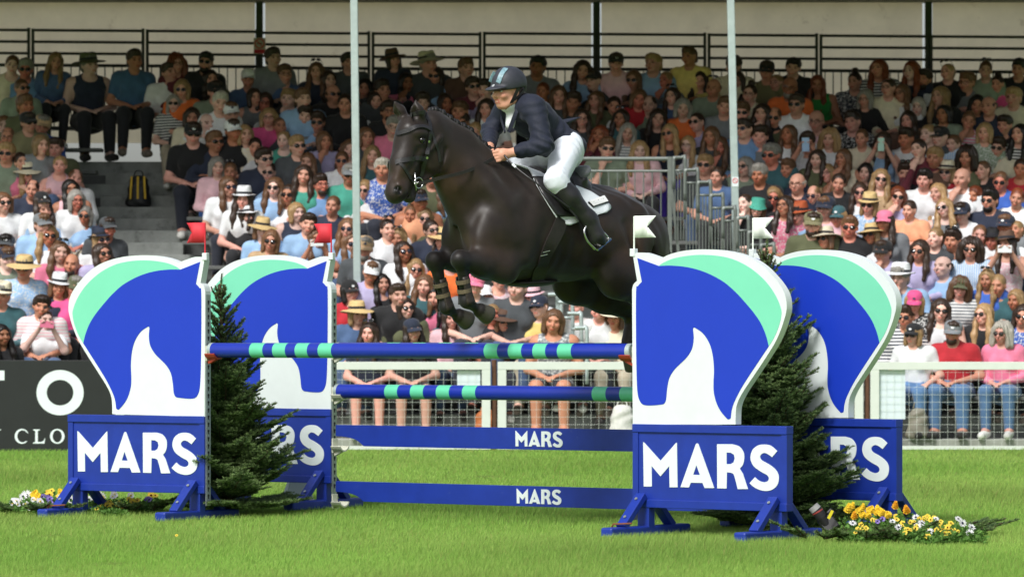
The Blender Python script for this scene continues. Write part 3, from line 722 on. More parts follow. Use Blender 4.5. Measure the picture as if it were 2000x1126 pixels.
# head
hs_.cone(HP(838,258), HP(816,268), .125, .125, .05, squash=(Yax,.80))
hs_.cone(HP(803,260), HP(789,322), .108, .090, .05, squash=(Yax,.90))
hs_.cone(HP(789,322), HP(778,364), .090, .074, .04, squash=(Yax,.84))
hs_.ell(HP(777,370), (.074,.064,.068), .035)
hs_.ell(HP(771,380), (.058,.056,.056), .03); hs_.ell(HP(798,387), (.042,.040,.034), .025)
hs_.cone(HP(842,300), HP(804,374), .105, .040, .04, squash=(Yax,.62))
for s in (1,-1):
    hs_.ell(HP(841,298)+(0,s*.060,0), (.135,.038,.135), .035)               # cheek
    hs_.cone(HP(806,300)+(0,s*.074,0), HP(792,340)+(0,s*.056,0), .018, .012, .03)    # facial crest
    hs_.ell(HP(806,264)+(0,s*.092,.012), (.055,.03,.034), .03)               # brow
    hs_.ell(HP(805,273)+(0,s*.120,-.006), (.030,.022,.021), .015, op='sub')
    hs_.ell(HP(768,370)+(0,s*.058,0), (.030,.020,.038), .02)
    hs_.ell(HP(766,371)+(0,s*.072,-.002), (.022,.028,.030), .012, op='sub', rot=rotm(15))  # nostril
hs_.cone(HP(776,394)+(0,-.07,0), HP(776,394)+(0,.07,0), .006, .006, .008, op='sub')
hs_.cone(HP(792,383)+(0,-.08,0), HP(792,383)+(0,.08,0), .006, .006, .008, op='sub')
for s in (1,-1):
    hs_.cone(HP(812,266)+(0,s*.098,.010), HP(797,268)+(0,s*.094,.006), .012, .010, .012)              # upper lid
    hs_.cone(HP(811,280)+(0,s*.100,-.006), HP(798,280)+(0,s*.095,-.006), .008, .007, .010)            # lower lid
    hs_.chain([HP(769,364)+(0,s*.058,.010), HP(765,373)+(0,s*.058,0), HP(769,382)+(0,s*.054,-.004), HP(776,377)+(0,s*.060,0)], [.010,.011,.010,.009], .012)   # nostril rim
    hs_.cone(HP(786,300)+(0,s*.045,0), HP(768,352)+(0,s*.034,0), .020, .016, .025)                   # nasal bone
    hs_.cone(HP(858,322)+(0,s*.040,0), HP(822,352)+(0,s*.036,0), .020, .016, .02)                    # lower edge of the jaw
    hs_.cone(HP(840,270)+(0,s*.108,0), HP(818,300)+(0,s*.098,0), .010, .008, .03)
    hs_.cone(HP(905,330)+(0,s*.10,.0), HP(945,400)+(0,s*.17,0), .050, .060, .10)                     # neck muscle into the shoulder
    hs_.cone(HP(925,360)+(0,s*.15,0), HP(958,470)+(0,s*.215,0), .040, .055, .08)
    hs_.cone(HP(1000,400)+(0,s*.22,0), HP(975,500)+(0,s*.22,0), .045, .05, .08)
    hs_.cone(HP(1205,420)+(0,s*.21,0), HP(1190,500)+(0,s*.25,0), .05, .06, .08)
    hs_.cone(HP(1226,430)+(0,s*.16,0), HP(1245,500)+(0,s*.17,0), .07, .06, .06)
# ears
for base, mid, tip in ((HP(823,234,.062), HP(816,215,.068), HP(812,196,.06)), (HP(790,238,-.062), HP(779,217,-.07), HP(771,199,-.066))):
    hs_.cone(base, mid, .036, .042, .02, squash=((.45,.9,0),.75)); hs_.cone(mid, tip+(tip-mid)*.12, .042, .006, .01, squash=((.45,.9,0),.7))
    f_ = np.array([.040,.004,-.012]); hs_.cone(mid+f_*.9-(mid-base)*.3, tip*.55+mid*.45+f_*.75, .027, .012, .008, op='sub')
# fore legs (near, far)
def foreleg(el, kn, c1, fe, pa, ho, toe):
    hs_.cone(el, kn*.5+el*.5, .118, .082, .06, squash=(Yax,.8)); hs_.cone(kn*.5+el*.5, kn, .082, .050, .05)
    hs_.ell(kn, (.060,.054,.064), .03)
    hs_.chain([kn, c1, fe*.3+c1*.7, fe], [.046,.034,.032,.034], .025); hs_.ell(fe, (.044,.038,.046), .03)
    hs_.chain([fe, pa], [.036,.031], .025); hs_.chain([ho, toe], [.050,.064], .007)
n_kn, n_fe = HP(897,507,.16), HP(911,588,.15)
foreleg(HP(985,520,.19), n_kn, HP(904,535,.155), n_fe, HP(927,600,.15), HP(938,606,.15), HP(952,614,.15))
f_kn, f_fe = HP(849,508,-.16), HP(871,600,-.15)
foreleg(HP(945,500,-.18), f_kn, HP(856,540,-.155), f_fe, HP(886,611,-.15), HP(897,617,-.15), HP(911,625,-.15))
# hind legs
def hindleg(hip, stf, hk, fe, ho, toe):
    hs_.cone(hip, stf, .20, .15, .08, squash=(Yax,.72)); hs_.cone(stf, hk*.5+stf*.5, .15, .11, .06, squash=(Yax,.75)); hs_.cone(hk*.5+stf*.5, hk, .11, .065, .05)
    hs_.ell(hk, (.075,.05,.075), .03); hs_.chain([hk, hk*.3+fe*.7, fe], [.052,.044,.048], .03); hs_.ell(fe, (.055,.048,.055), .03)
    hs_.chain([fe, ho], [.045,.045], .02); hs_.chain([ho, toe], [.056,.062], .012)
hindleg(HP(1200,470,-.12), HP(1122,548,-.16), HP(1236,608,-.14), HP(1230,668,-.14), HP(1232,700,-.14), HP(1237,716,-.14))
hindleg(HP(1228,480,.13), HP(1205,535,.19), HP(1306,600,.16), HP(1302,665,.16), HP(1308,700,.16), HP(1314,718,.16))
hs_.cone(HP(1252,420), HP(1266,440), .05, .045, .05)                     # dock
# flat soles
for a, b in ((HP(938,606,.15), HP(952,614,.15)), (HP(897,617,-.15), HP(911,625,-.15)), (HP(1232,700,-.14), HP(1237,716,-.14)), (HP(1308,700,.16), HP(1314,718,.16))):
    d_ = (b-a)/np.linalg.norm(b-a); hs_.ell(b+d_*.288, (.27,.27,.27), .008, op='sub')
# more muscle and bone
for s in (1,-1):
    hs_.cone(HP(1190,505)+(0,s*.27,0), HP(1170,440)+(0,s*.29,0), .02, .012, .07, op='sub')      # flank
    hs_.cone(HP(1215,440)+(0,s*.24,0), HP(1225,520)+(0,s*.26,0), .010, .010, .05, op='sub')
    hs_.cone(HP(852,292)+(0,s*.10,0), HP(846,330)+(0,s*.075,0), .012, .010, .025, op='sub')     # behind the cheek
    hs_.cone(HP(797,296)+(0,s*.098,0), HP(786,334)+(0,s*.082,0), .010, .008, .03, op='sub')     # side of the nose
# grooves and folds
hs_.cone(HP(893,445), HP(897,490), .012, .012, .03, op='sub')
legpts = [(n_kn, n_fe), (f_kn, f_fe)]
hoofs = [(HP(938,606,.15), HP(948,612,.15)), (HP(897,617,-.15), HP(907,622,-.15)), (HP(1232,700,-.14), HP(1237,716,-.14)), (HP(1308,700,.16), HP(1314,718,.16))]
def coat(V):
    n = len(V); C = np.tile(np.array([.0190,.0128,.0096]), (n,1))
    # warmer brown on flank, elbow, throat and muzzle
    for c, rad, col in ((HP(880,360,.12), .30, (.044,.024,.014)), (HP(1170,470,.28), .30, (.036,.021,.012)), (HP(960,500,.25), .22, (.034,.020,.012)), (HP(780,345,.06), .14, (.050,.030,.020)), (HP(1230,480,.25), .25, (.034,.019,.011)), (HP(905,480,.1), .14, (.044,.024,.014))):
        d = np.linalg.norm(V-c, axis=1); wgt = np.clip(1-d/rad, 0, 1)[:,None]; wgt = wgt*wgt*(3-2*wgt); C = C*(1-wgt)+np.array(col)*wgt
    for a, b in ((n_kn, n_fe), (f_kn, f_fe)):
        d = np.linalg.norm(V-(a*.4+b*.6), axis=1); wgt = np.clip((.28-d)/.12, 0, 1)[:,None]; C = C*(1-wgt)+np.array((.009,.0085,.0085))*wgt
    for a, b in hoofs:
        ba = b-a; ba2 = ba/np.linalg.norm(ba); near = (np.linalg.norm(V-b, axis=1) < .115) & (((V-a)@ba2) > .0); C[near] = (.050,.046,.034)
    for c in (HP(774,392), HP(798,390)):
        d = np.linalg.norm(V-c, axis=1); wgt = np.clip(1-d/.06, 0, 1)[:,None]; C = C*(1-wgt*.7)+np.array((.05,.05,.035))*wgt*.7
    for s in (1,-1):
        d = np.linalg.norm(V-(HP(766,371)+(0,s*.056,-.002)), axis=1); C[d < .030] = (.004,.0035,.003)
    return C
hm = mat('horse_coat', source='attr', rough=.36, var=.30, scale=7, bump=.10, bscale=22, spec=.34, sheen=.06)
hs_.wrinkle(lambda X, Y, Z: (.0030*np.sin(X*15+Z*11+2.2*np.sin(Y*9+Z*8)+2*np.sin(X*5))+.0018*np.sin(X*34-Z*27+3*np.sin(Y*21+X*9)))*np.clip((Z-1.35)*4, .15, 1))
t_ = hm.node_tree; N_ = t_.nodes; L_ = t_.links; pb_ = N_['Principled BSDF']; tc_ = [n for n in N_ if n.type == 'TEX_COORD'][0]
rn = N_.new('ShaderNodeTexNoise'); rn.noise_type = 'RIDGED_MULTIFRACTAL'; rn.inputs['Scale'].default_value = 4.2; rn.inputs['Detail'].default_value = 2; rn.inputs['Distortion'].default_value = .8; L_.new(tc_.outputs['Object'], rn.inputs[0])
b2_ = N_.new('ShaderNodeBump'); b2_.inputs['Strength'].default_value = .55; b2_.inputs['Distance'].default_value = .012; L_.new(rn.outputs[0], b2_.inputs['Height'])
old = pb_.inputs['Normal'].links[0].from_node; L_.new(old.outputs[0], b2_.inputs['Normal']); L_.new(b2_.outputs[0], pb_.inputs['Normal'])
rv = N_.new('ShaderNodeTexNoise'); rv.inputs['Scale'].default_value = 3.5; rv.inputs['Detail'].default_value = 6; L_.new(tc_.outputs['Object'], rv.inputs[0])
rr_ = N_.new('ShaderNodeMapRange'); rr_.inputs[1].default_value = .3; rr_.inputs[2].default_value = .7; rr_.inputs[3].default_value = .34; rr_.inputs[4].default_value = .60; L_.new(rv.outputs[0], rr_.inputs[0]); L_.new(rr_.outputs[0], pb_.inputs['Roughness'])
me = hs_.mesh('horse', 2, coat, lambda V: V); me.materials.append(hm)
horse = inframe('horse', me); tag(horse, 'dark bay horse jumping over the poles with its front legs tucked up', 'horse')
# eyes
for s in (1,-1):
    e = MB(); c = HP(805,273)+(0,s*.099,-.006)
    e.lathe([(.022*math.sin(a), .022*math.cos(a)) for a in np.linspace(.01, math.pi-.01, 12)], 16, tuple(c)); e.build('eye', mat('horse_eye%d' % s, (.006,.004,.003), .06, 0, spec=.8), horse, smooth=True)
# plaited mane
from mathutils.bvhtree import BVHTree
bt0 = BVHTree.FromPolygons([v.co[:] for v in me.vertices], [q_.vertices[:] for q_ in me.polygons])
mn = MB(); x0_, x1_ = HP(840,230)[0], HP(972,310)[0]; crest = []
for i in range(30):
    x_ = x0_+(x1_-x0_)*i/29; h_ = bt0.ray_cast(Vector((x_, .004, 3.4)), Vector((0,0,-1)))
    if h_[0] is not None: crest.append((x_, .004, h_[0].z-.002))
for i, p in enumerate(crest):
    rr = .019+.006*((i*7) % 3)/2; prof = [(rr*math.sin(a), 1.1*rr*math.cos(a)) for a in np.linspace(.02, math.pi-.02, 7)]
    mn.lathe(prof, 8, (p[0], p[1]+.004*((i % 3)-1), p[2]+.002))
mane_m = mat('horse_hair', (.006,.0055,.0055), .5, .3, 60, .6, 120)
mn.build('mane', mane_m, horse, smooth=True)
fl = MB(); q = smoothline([HP(816,221,.01), HP(800,236,.0), HP(790,252,.0)], 5)
fl.tube(q, [.028-.0015*i for i in range(len(q))], 8, flat=.6); fl.build('forelock', mane_m, horse, smooth=True)
# tail, many locks
tl_ = MB(); random.seed(5)
for i in range(46):
    a, b_ = random.uniform(-.04,.04), random.uniform(-.03,.03); sx = random.uniform(.55,1.15)
    pts = [HP(1254,425), HP(1270,436), HP(1283,458), HP(1292,500), HP(1300,560), HP(1312,630)]
    pts = [p+np.array((b_*(j/2)+random.uniform(-.006,.006), a*(.3+j*.35), .02*math.sin(i)*(j > 1))) for j, p in enumerate(pts)]
    q = smoothline(pts, 4); L_ = int(len(q)*sx) if sx < 1 else len(q); q = q[:max(L_, 12)]
    tl_.tube(q, [.020*(1-.9*j/len(q))+.003 for j in range(len(q))], 6)
tl_.build('tail', mane_m, horse, smooth=True)
# ------------------------------------------------------------------ tack, laid on the horse's skin
from mathutils.bvhtree import BVHTree
def bvh_of(me): 
    return BVHTree.FromPolygons([v.co[:] for v in me.vertices], [p.vertices[:] for p in me.polygons])
BT = bvh_of(horse.data); HMi = HM.inverted()
def SP(px, py, off=.006, tree=None, w0=.2):       # the skin at a spot of the picture, lifted off by off metres: point, normal
    o_ = HMi @ Vector((0,0,EYE)); q_ = HMi @ at(px, py, 28.0); h = (tree or BT).ray_cast(o_, (q_-o_).normalized())
    if h[0] is None: return Vector(HP(px, py, w0)), Vector((0,1,0))
    n = h[1]; n = n if n.dot(q_-o_) < 0 else -n
    return h[0]+n*off, n
def lace(mbx, pxs, width, th, off=.004, mirror=False, n=5, w0=.08):
    q = smoothline(pxs, n); P = [SP(x, y, off, w0=w0) for x, y in q]; mbx.strap([p for p, _ in P], [m_ for _, m_ in P], width, th)
    if mirror: mbx.strap([Vector((p.x,-p.y,p.z)) for p, _ in P], [Vector((m_.x,-m_.y,m_.z)) for _, m_ in P], width, th)
    return P
leather = mat('black_leather', (.020,.019,.020), .36, .2, 20, .15, 60, spec=.5)
leather2 = mat('brown_black_leather', (.020,.016,.014), .5, .25, 20, .2, 60)
steel = mat('bright_steel', (.62,.63,.62), .22, .05, 20, metal=1.)
padw = mat('pad_white', S((226,232,236)), .8, .04, 20, .3, 90)
br = empty('bridle'); br.matrix_world = HM; tag(br, 'black leather bridle with padded browband on the head of the horse', 'bridle')
def piece(name, m_, *laces, parent=br):
    b_ = MB()
    for kw in laces: lace(b_, *kw[0], **kw[1])
    return b_.build(name, m_, parent, smooth=45)
piece('cheekpiece', leather, (([(829,219),(836,234),(840,252),(838,272),(835,296),(829,318),(821,346)], .026, .010), dict(mirror=True)))
piece('headpiece', leather, (([(829,221),(822,219),(812,222),(803,224)], .026, .008), dict()))
piece('browband', leather, (([(840,254),(828,249),(812,249),(796,255),(781,260),(776,258)], .028, .015), dict(off=.006)))
piece('noseband', leather, (([(833,309),(815,309),(798,311),(783,314),(773,317)], .030, .012), dict(off=.005)))
piece('flash_strap', leather, (([(779,316),(788,326),(797,341),(806,354),(813,362)], .019, .009), dict(mirror=True)))
piece('throat_lash', leather, (([(842,258),(849,276),(856,298),(858,316)], .017, .008), dict()))
for px, py in ((838,254),(833,308),(836,276)):
    p, n = SP(px, py, .009); MB().lathe([(0.001,0),(.008,0),(.008,.003),(.001,.003)], 12).build('buckle', steel, br).matrix_local = Matrix.Translation(p) @ n.to_track_quat('Z','Y').to_matrix().to_4x4()
for s in (1,-1):
    p = Vector(HP(817,357,.085*s)) if s > 0 else Vector(HP(817,357,.085))*1; p.y *= (1 if s > 0 else -1)
    b_ = MB(); b_.tube([p+Vector((.034*math.cos(t), .004, .034*math.sin(t))) for t in np.linspace(0,2*math.pi,21)], .0045, 6)
    b_.tube([p+Vector((.028,0,.066)), p+Vector((.022,0,0)), p+Vector((.016,0,-.05))], .0045, 6)
    if s > 0: b_.tube([p, Vector((p.x,-p.y,p.z))], .007, 8)
    b_.build('bit_ring', steel, br, smooth=True)
rw = .085
for s in (1,-1):
    pts = [HP(818,358,.085), HP(840,353,.10), HP(861,347,.135), HP(888,341,.15), HP(912,334,.16), HP(940,322,.145), HP(964,309,.12)]
    if s < 0: pts = [p*np.array((1,-1,1)) for p in pts]
    b_ = MB(); b_.strap([Vector(p) for p in smoothline(pts, 6)], Vector((0,s,0)), .022, .008); b_.build('rein', leather2, br, smooth=45)
# saddle pad: a cloth lofted over the back, both sides
def loft(front, rear, nu, nv, off, name, m_, parent, th=.008, mirror=True, bridge=False):
    fr = smoothline(front, 8); re_ = smoothline(rear, 8)
    def on(c, t): i = t*(len(c)-1); a = int(min(i, len(c)-2)); f = i-a; return (c[a][0]*(1-f)+c[a+1][0]*f, c[a][1]*(1-f)+c[a+1][1]*f)
    rows = []
    for j in range(nv+1):
        a, b = on(fr, j/nv), on(re_, j/nv); rows.append([SP(a[0]+(b[0]-a[0])*i/nu, a[1]+(b[1]-a[1])*i/nu, off)[0] for i in range(nu+1)])
    if mirror: rows = [[Vector((p.x,-p.y,p.z)) for p in r] for r in rows[::-1]]+rows
    vs = [p for r in rows for p in r]; w_ = nu+1
    o_ = MB().add(vs, [(j*w_+i, j*w_+i+1, (j+1)*w_+i+1, (j+1)*w_+i) for j in range(len(rows)-1) for i in range(nu)]).build(name, m_, parent, smooth=True)
    sm = o_.modifiers.new('thick', 'SOLIDIFY'); sm.thickness = th; sm.offset = 0
    return o_
sp_ = empty('saddle_pad'); sp_.matrix_world = HM; tag(sp_, 'white quilted saddle cloth with a number tag under the saddle', 'saddle pad')
loft([(1004,322),(1020,325),(1034,336),(1046,362),(1064,393),(1080,418),(1090,432)], [(1140,372),(1150,375),(1168,386),(1186,398),(1191,404),(1190,410),(1184,415)], 16, 18, .010, 'cloth', padw, sp_)
# fill the corner below
loft([(1090,432),(1098,438),(1112,440)], [(1184,415),(1168,419),(1152,423)], 10, 4, .0105, 'cloth_corner', padw, sp_)
num = MB(); c4 = [SP(*q_, .022)[0] for q_ in ((1146,396),(1155,405),(1184,397),(1176,386))]
num.add(c4, [(0,1,2,3)]); no = num.build('number_tag', mat('tag_white', S((238,238,236)), .35, .0), sp_)
so_ = no.modifiers.new('thick','SOLIDIFY'); so_.thickness = .006; bv = no.modifiers.new('bevel','BEVEL'); bv.width = .012; bv.segments = 3; bv.affect = 'EDGES'
c5 = [SP(*q_, .017)[0] for q_ in ((1144.5,397),(1154.5,407),(1186,398.5),(1177,385))]
ro = MB().add(c5, [(0,1,2,3)]).build('tag_rim', leather, sp_)
so_ = ro.modifiers.new('thick','SOLIDIFY'); so_.thickness = .004; bv = ro.modifiers.new('bevel','BEVEL'); bv.width = .013; bv.segments = 3
# digits on the tag
dig = {'3': [(0,1),(1,1),(.4,.6),(1,.5),(1,0),(0,0)], '0': [(0,0),(0,1),(1,1),(1,0),(0,0)], '7': [(0,1),(1,1),(.4,0)], '4': [(.8,0),(.8,1),(0,.3),(1,.3)], '1': [(.3,.8),(.6,1),(.6,0)]}
ua = (c4[3]-c4[0])*.5+(c4[2]-c4[1])*.5; va = (c4[0]-c4[1]); nn = va.cross(ua).normalized(); nn = nn if nn.y > 0 else -nn
for i, ch in enumerate('30741'):
    b_ = MB(); base = c4[1]*.0+c4[0]*.30+c4[1]*.70+ua*(.16+.15*i)+nn*.005
    q_ = [base+ua*(x*.075)+va*(z*.36) for x, z in dig[ch]]; b_.tube(q_, .0022, 5); b_.build('digit', leather, sp_)
# saddle
sa = empty('saddle'); sa.matrix_world = HM; tag(sa, 'black leather jumping saddle under the rider', 'saddle')
loft([(1040,350),(1050,372),(1068,400),(1086,424)], [(1112,352),(1124,376),(1128,398),(1118,424)], 10, 10, .022, 'flap', leather, sa, th=.012)
ss = Solid(HP(1165,420)-(0,.3,0), HP(1010,290)+(0,.3,0), .009)
ss.cone(HP(1042,352), HP(1120,362), .10, .12, .05, squash=((0,0,1),.6)); ss.ell(HP(1040,340), (.06,.13,.055), .05); ss.ell(HP(1112,352), (.055,.175,.07), .05, rot=rotm(-25))
ss.ell(HP(1082,350), (.16,.13,.05), .05)
for s in (1,-1): ss.cone(HP(1060,372)+(0,s*.10,0), HP(1120,374)+(0,s*.10,0), .055, .06, .04)
ss_m = ss.mesh('seat', 2); ss_m.materials.append(leather); obj('seat', ss_m, sa)
ct = Solid(HP(1160,400)-(0,.3,0), HP(1070,300)+(0,.3,0), .009); ct.cone(HP(1115,338)+(0,-.13,0), HP(1115,338)+(0,.13,0), .058, .058, .02, squash=((.8,0,.6),.55))
c_m = ct.mesh('cantle', 2); c_m.materials.append(mat('cantle_lit_grey', S((112,114,116)), .35, .08, 12, .1, 50)); obj('cantle', c_m, sa)  # grey paints the light lying on the cantle into its colour
gb = MB(); P = lace(gb, [(1096,428),(1088,450),(1076,474),(1064,500),(1055,524),(1050,543)], .095, .014, off=.008, mirror=True)
gb.build('girth', leather2, sa, smooth=45)
gg = MB(); q0 = P[-1][0]; gg.strap([Vector((q0.x, y, HP(1048,549)[2]-.012+.10*(abs(y)/.25)**2.2)) for y in np.linspace(-q0.y, q0.y, 13)], Vector((0,0,-1)), .10, .014); gg.build('girth_belly', leather2, sa, smooth=45)
st_ = Solid(HP(1085,575)-(0,.2,0), HP(995,520)+(0,.2,0), .009); st_.ell(HP(1038,551), (.20,.13,.032), .03, rot=rotm(3)); sm_ = st_.mesh('belly_guard', 2); sm_.materials.append(leather2); obj('belly_guard', sm_, sa)
for px in ((1063,489),(1058,496)):
    p, n = SP(*px, .022); MB().bar(p+Vector((-.03,0,.006)), p+Vector((.03,0,-.006)), .004, .006).build('girth_buckle', steel, sa)
# stirrups hang from the saddle
for s in (1,-1):
    f_ = (lambda p: Vector(p)) if s > 0 else (lambda p: Vector((p[0], -p[1], p[2])))
    lt = MB(); lt.strap([f_(HP(*q_)) for q_ in ((1098,362,.29),(1112,392,.335),(1128,414,.36),(1149,437,.385))], Vector((0,s,0)), .028, .008); lt.build('stirrup_leather', leather, sa, smooth=45)
    ir = empty('stirrup_iron'); ir.parent = sa
    arch = smoothline([HP(1164,487,.40), HP(1148,471,.40), HP(1141,452,.395), HP(1149,438,.39), HP(1162,441,.39), HP(1177,452,.395), HP(1188,464,.40)], 6)
    MB().tube([f_(p) for p in arch], .008, 8).build('arch', steel, ir, smooth=True)
    MB().strap([f_(HP(1163,487,.40)), f_(HP(1176,476,.40)), f_(HP(1189,465,.40))], f_((.3,.2,.9)), .05, .012).build('tread', steel, ir)
# boots on the front cannons
def tendon_boot(kn, fe, label):
    k_, f2 = Vector(kn), Vector(fe); ax = (f2-k_).normalized(); L_ = (f2-k_).length; yv = Vector((0,1,0)); yv = (yv-ax*yv.dot(ax)).normalized(); xv = yv.cross(ax)
    o_ = empty('tendon_boot'); o_.matrix_world = HM; tag(o_, label, 'tendon boot', 'tendon boots on the front legs')
    back = -xv if xv.x > 0 else xv
    n, mz = 14, 9; vs = []
    for j in range(mz+1):
        f = j/mz; c_ = k_+ax*L_*(.40+.66*f); rr = .039+.002*f+.010*max(0, f-.6)/.4
        for i in range(n+1):
            t = R(-128)+R(256)*i/n; vs.append(c_+back*math.cos(t)*rr*(1.05)+yv*math.sin(t)*rr)
    b_ = MB().add(vs, [(j*(n+1)+i, j*(n+1)+i+1, (j+1)*(n+1)+i+1, (j+1)*(n+1)+i) for j in range(mz) for i in range(n)]).build('shell', mat('boot_brown'+label[:4], (.028,.020,.016), .5, .2, 20, .2, 60), o_, smooth=True)
    sm = b_.modifiers.new('thick','SOLIDIFY'); sm.thickness = .006; sm.offset = 1
    for f in (.52, .74):
        c_ = k_+ax*L_*f; MB().strap([c_+back*math.cos(t)*.0465+yv*math.sin(t)*.0455 for t in np.linspace(0, 2*math.pi, 21)], [back*math.cos(t)+yv*math.sin(t) for t in np.linspace(0, 2*math.pi, 21)], .026, .006).build('strap', mat('boot_strap%d' % int(f*100)+label[:4], (.13,.10,.06), .7, .35, 60, .3, 90), o_)
    for s in (1,-1):
        c_ = k_+ax*L_*.98+yv*s*.042+back*.005; MB().lathe([(.028*math.sin(a), .010*math.cos(a)) for a in np.linspace(.02, math.pi/2, 6)], 14).build('strike_pad', mat('boot_pad%d' % s+label[:4], (.045,.034,.028), .5, .2, 20), o_, smooth=True).matrix_local = Matrix.Translation(c_) @ (yv*s).to_track_quat('Z','Y').to_matrix().to_4x4()
    return o_
tendon_boot(n_kn, n_fe, 'near brown tendon boot with two woven straps')
tendon_boot(f_kn, f_fe, 'far brown tendon boot on the leg furthest left')

# ------------------------------------------------------------------ the rider
J = dict(pelv=HP(1088,284), waist=HP(1074,262), chest=HP(1042,232), nb=HP(1014,206), head=HP(990,180),
 hipL=HP(1109,288,.12), kneeL=HP(1086,352,.31), calfL=HP(1112,385,.34), ankL=HP(1147,424,.375), toeL=HP(1172,470,.40), ballL=HP(1166,462,.395),
 shL=HP(1045,213,.165), elL=HP(1062,284,.27), wrL=HP(1006,297,.14), haL=HP(982,302,.10),
 shR=HP(990,210,-.16), elR=HP(958,256,-.25), wrR=HP(956,286,-.09), haR=HP(956,296,-.03))
for k_ in ('hip','knee','calf','ank','toe','ball'): J[k_+'R'] = J[k_+'L']*np.array((1,-1,1))
lo_ = (min(v[0] for v in J.values())-.22, -.55, min(v[2] for v in J.values())-.2); hi_ = (max(v[0] for v in J.values())+.22, .55, J['head'][2]+.22)
fw = np.array((1,0,0.)); upv = np.array((0,0,1.)); hx = J['head']
def torso(b, off, low=True):
    tx = J['chest']-J['pelv']; tx /= np.linalg.norm(tx)
    b.cone(J['pelv'], J['waist'], .142, .118, .06, off=off, squash=((-tx[2],0,tx[0]),.85)); b.cone(J['waist'], J['chest'], .118, .146, .06, off=off, squash=((-tx[2],0,tx[0]),.82))
    b.cone(J['shL']*.85+J['shR']*.15, J['shR']*.85+J['shL']*.15, .085, .085, .07, off=off); b.cone(J['chest'], J['nb'], .115, .065, .06, off=off)
def arms(b, off, stop=1.):
    for s in 'LR':
        b.cone(J['sh'+s], J['el'+s], .062, .047, .05, off=off); e = J['el'+s]+(J['wr'+s]-J['el'+s])*stop; b.cone(J['el'+s], e, .047, .047+(.030-.047)*stop, .03, off=off)
def legs(b, off, part, sides='LR'):
    for s in sides:
        if part in ('all','thigh'):
            b.cone(J['hip'+s], J['knee'+s], .104, .070, .07, off=off); b.cone(J['knee'+s], J['knee'+s]*.65+J['calf'+s]*.35, .072, .066, .03, off=off)
        if part in ('all','boot'):
            k0 = J['knee'+s]*.55+J['calf'+s]*.45
            b.cone(k0, J['calf'+s], .066, .066, .02, off=off); b.cone(J['calf'+s], J['ank'+s], .064, .045, .03, off=off)
            b.cone(J['ank'+s], J['ball'+s], .048, .048, .03, off=off); b.cone(J['ball'+s], J['toe'+s], .046, .036, .02, off=off); b.ell(J['ank'+s]+(-.045,0,-.02), (.04,.036,.04), .03, off=off)
rb = Solid(lo_, hi_, .0058)
torso(rb, -.035); arms(rb, -.006); legs(rb, -.02, 'all')
rb.cone(J['nb'], hx+(-.015,0,-.06), .056, .052, .03)
rb.ell(hx+(-.018,0,.035), (.096,.078,.092), .03); rb.ell(hx+(.022,0,-.03), (.066,.060,.075), .03); rb.ell(hx+(.040,0,-.088), (.036,.036,.026), .025)   # skull, face, chin
rb.cone(hx+(-.01,.055,-.055), hx+(.035,.03,-.09), .022, .018, .02); rb.cone(hx+(-.01,-.055,-.055), hx+(.035,-.03,-.09), .022, .018, .02)
rb.cone(hx+(.082,0,.012), hx+(.104,0,-.026), .011, .015, .012); rb.ell(hx+(.092,0,-.034), (.013,.018,.009), .008)
rb.cone(hx+(.072,-.035,.028), hx+(.072,.035,.028), .014, .014, .015)
for s in (1,-1):
    rb.ell(hx+(.088,s*.031,.006), (.014,.017,.009), .010, op='sub'); rb.ell(hx+(.064,s*.040,-.028), (.024,.022,.020), .02); rb.ell(hx+(-.02,s*.076,-.005), (.02,.011,.030), .008)
rb.cone(hx+(.081,-.018,-.058), hx+(.081,.018,-.058), .008, .008, .008); rb.cone(hx+(.077,-.016,-.071), hx+(.077,.016,-.071), .009, .009, .008)
rb.cone(hx+(.090,-.016,-.064), hx+(.090,.016,-.064), .0045, .0045, .003, op='sub')
def fist(b, wr, ha, side):          # fingers wrapped round the reins
    d = ha-wr; d /= np.linalg.norm(d); ac = np.cross(d, (0,0,1.)); ac /= np.linalg.norm(ac); up_ = np.cross(ac, d); inn = ac*(1 if ac[1]*side < 0 else -1)
    b.ell(ha, (.040,.030,.042), .015, rot=Matrix(((d[0],ac[0],up_[0]),(d[1],ac[1],up_[1]),(d[2],ac[2],up_[2]))))
    b.cone(wr, ha, .030, .032, .02)
    for i, ln in enumerate((1.0,1.08,1.0,.82)):
        base = ha+d*.028-inn*.014+up_*(.028-.0205*i); k1 = base+d*.030*ln+inn*.004; k2 = k1+inn*.030*ln-d*.006; tipp = k2-d*.026*ln+inn*.004
        b.chain([base, k1, k2, tipp], [.0105,.0105,.0098,.0088], .004)
    tb = ha-d*.012+up_*.026+inn*.012; b.chain([tb, tb+d*.034+up_*.010+inn*.006, tb+d*.058+up_*.004+inn*.010], [.0125,.0115,.009], .006)
fist(rb, J['wrL'], J['haL'], 1); fist(rb, J['wrR'], J['haR'], -1)
def face_col(V):
    C = np.tile(np.array((1.,1.,1.)), (len(V),1)); q_ = V-hx
    lip = (np.abs(q_[:,1]) < .024) & (q_[:,0] > .066) & (np.abs(q_[:,2]+.064) < .014); C[lip] = (.78,.48,.48)
    teeth = (np.abs(q_[:,1]) < .015) & (q_[:,0] > .070) & (np.abs(q_[:,2]+.0645) < .0045); C[teeth] = (1.1,1.2,1.25)
    for s in (1,-1):
        brow = (np.abs(q_[:,1]-s*.033) < .02) & (q_[:,0] > .05) & (np.abs(q_[:,2]-.027) < .0045); C[brow] = (.50,.40,.36)
        ck = np.linalg.norm(q_-np.array((.07,s*.045,-.03)), axis=1); C = C*(1-np.clip(1-ck/.035,0,1)[:,None]*np.array((.0,.16,.14)))
    return C
SKIN = S((214,158,132))
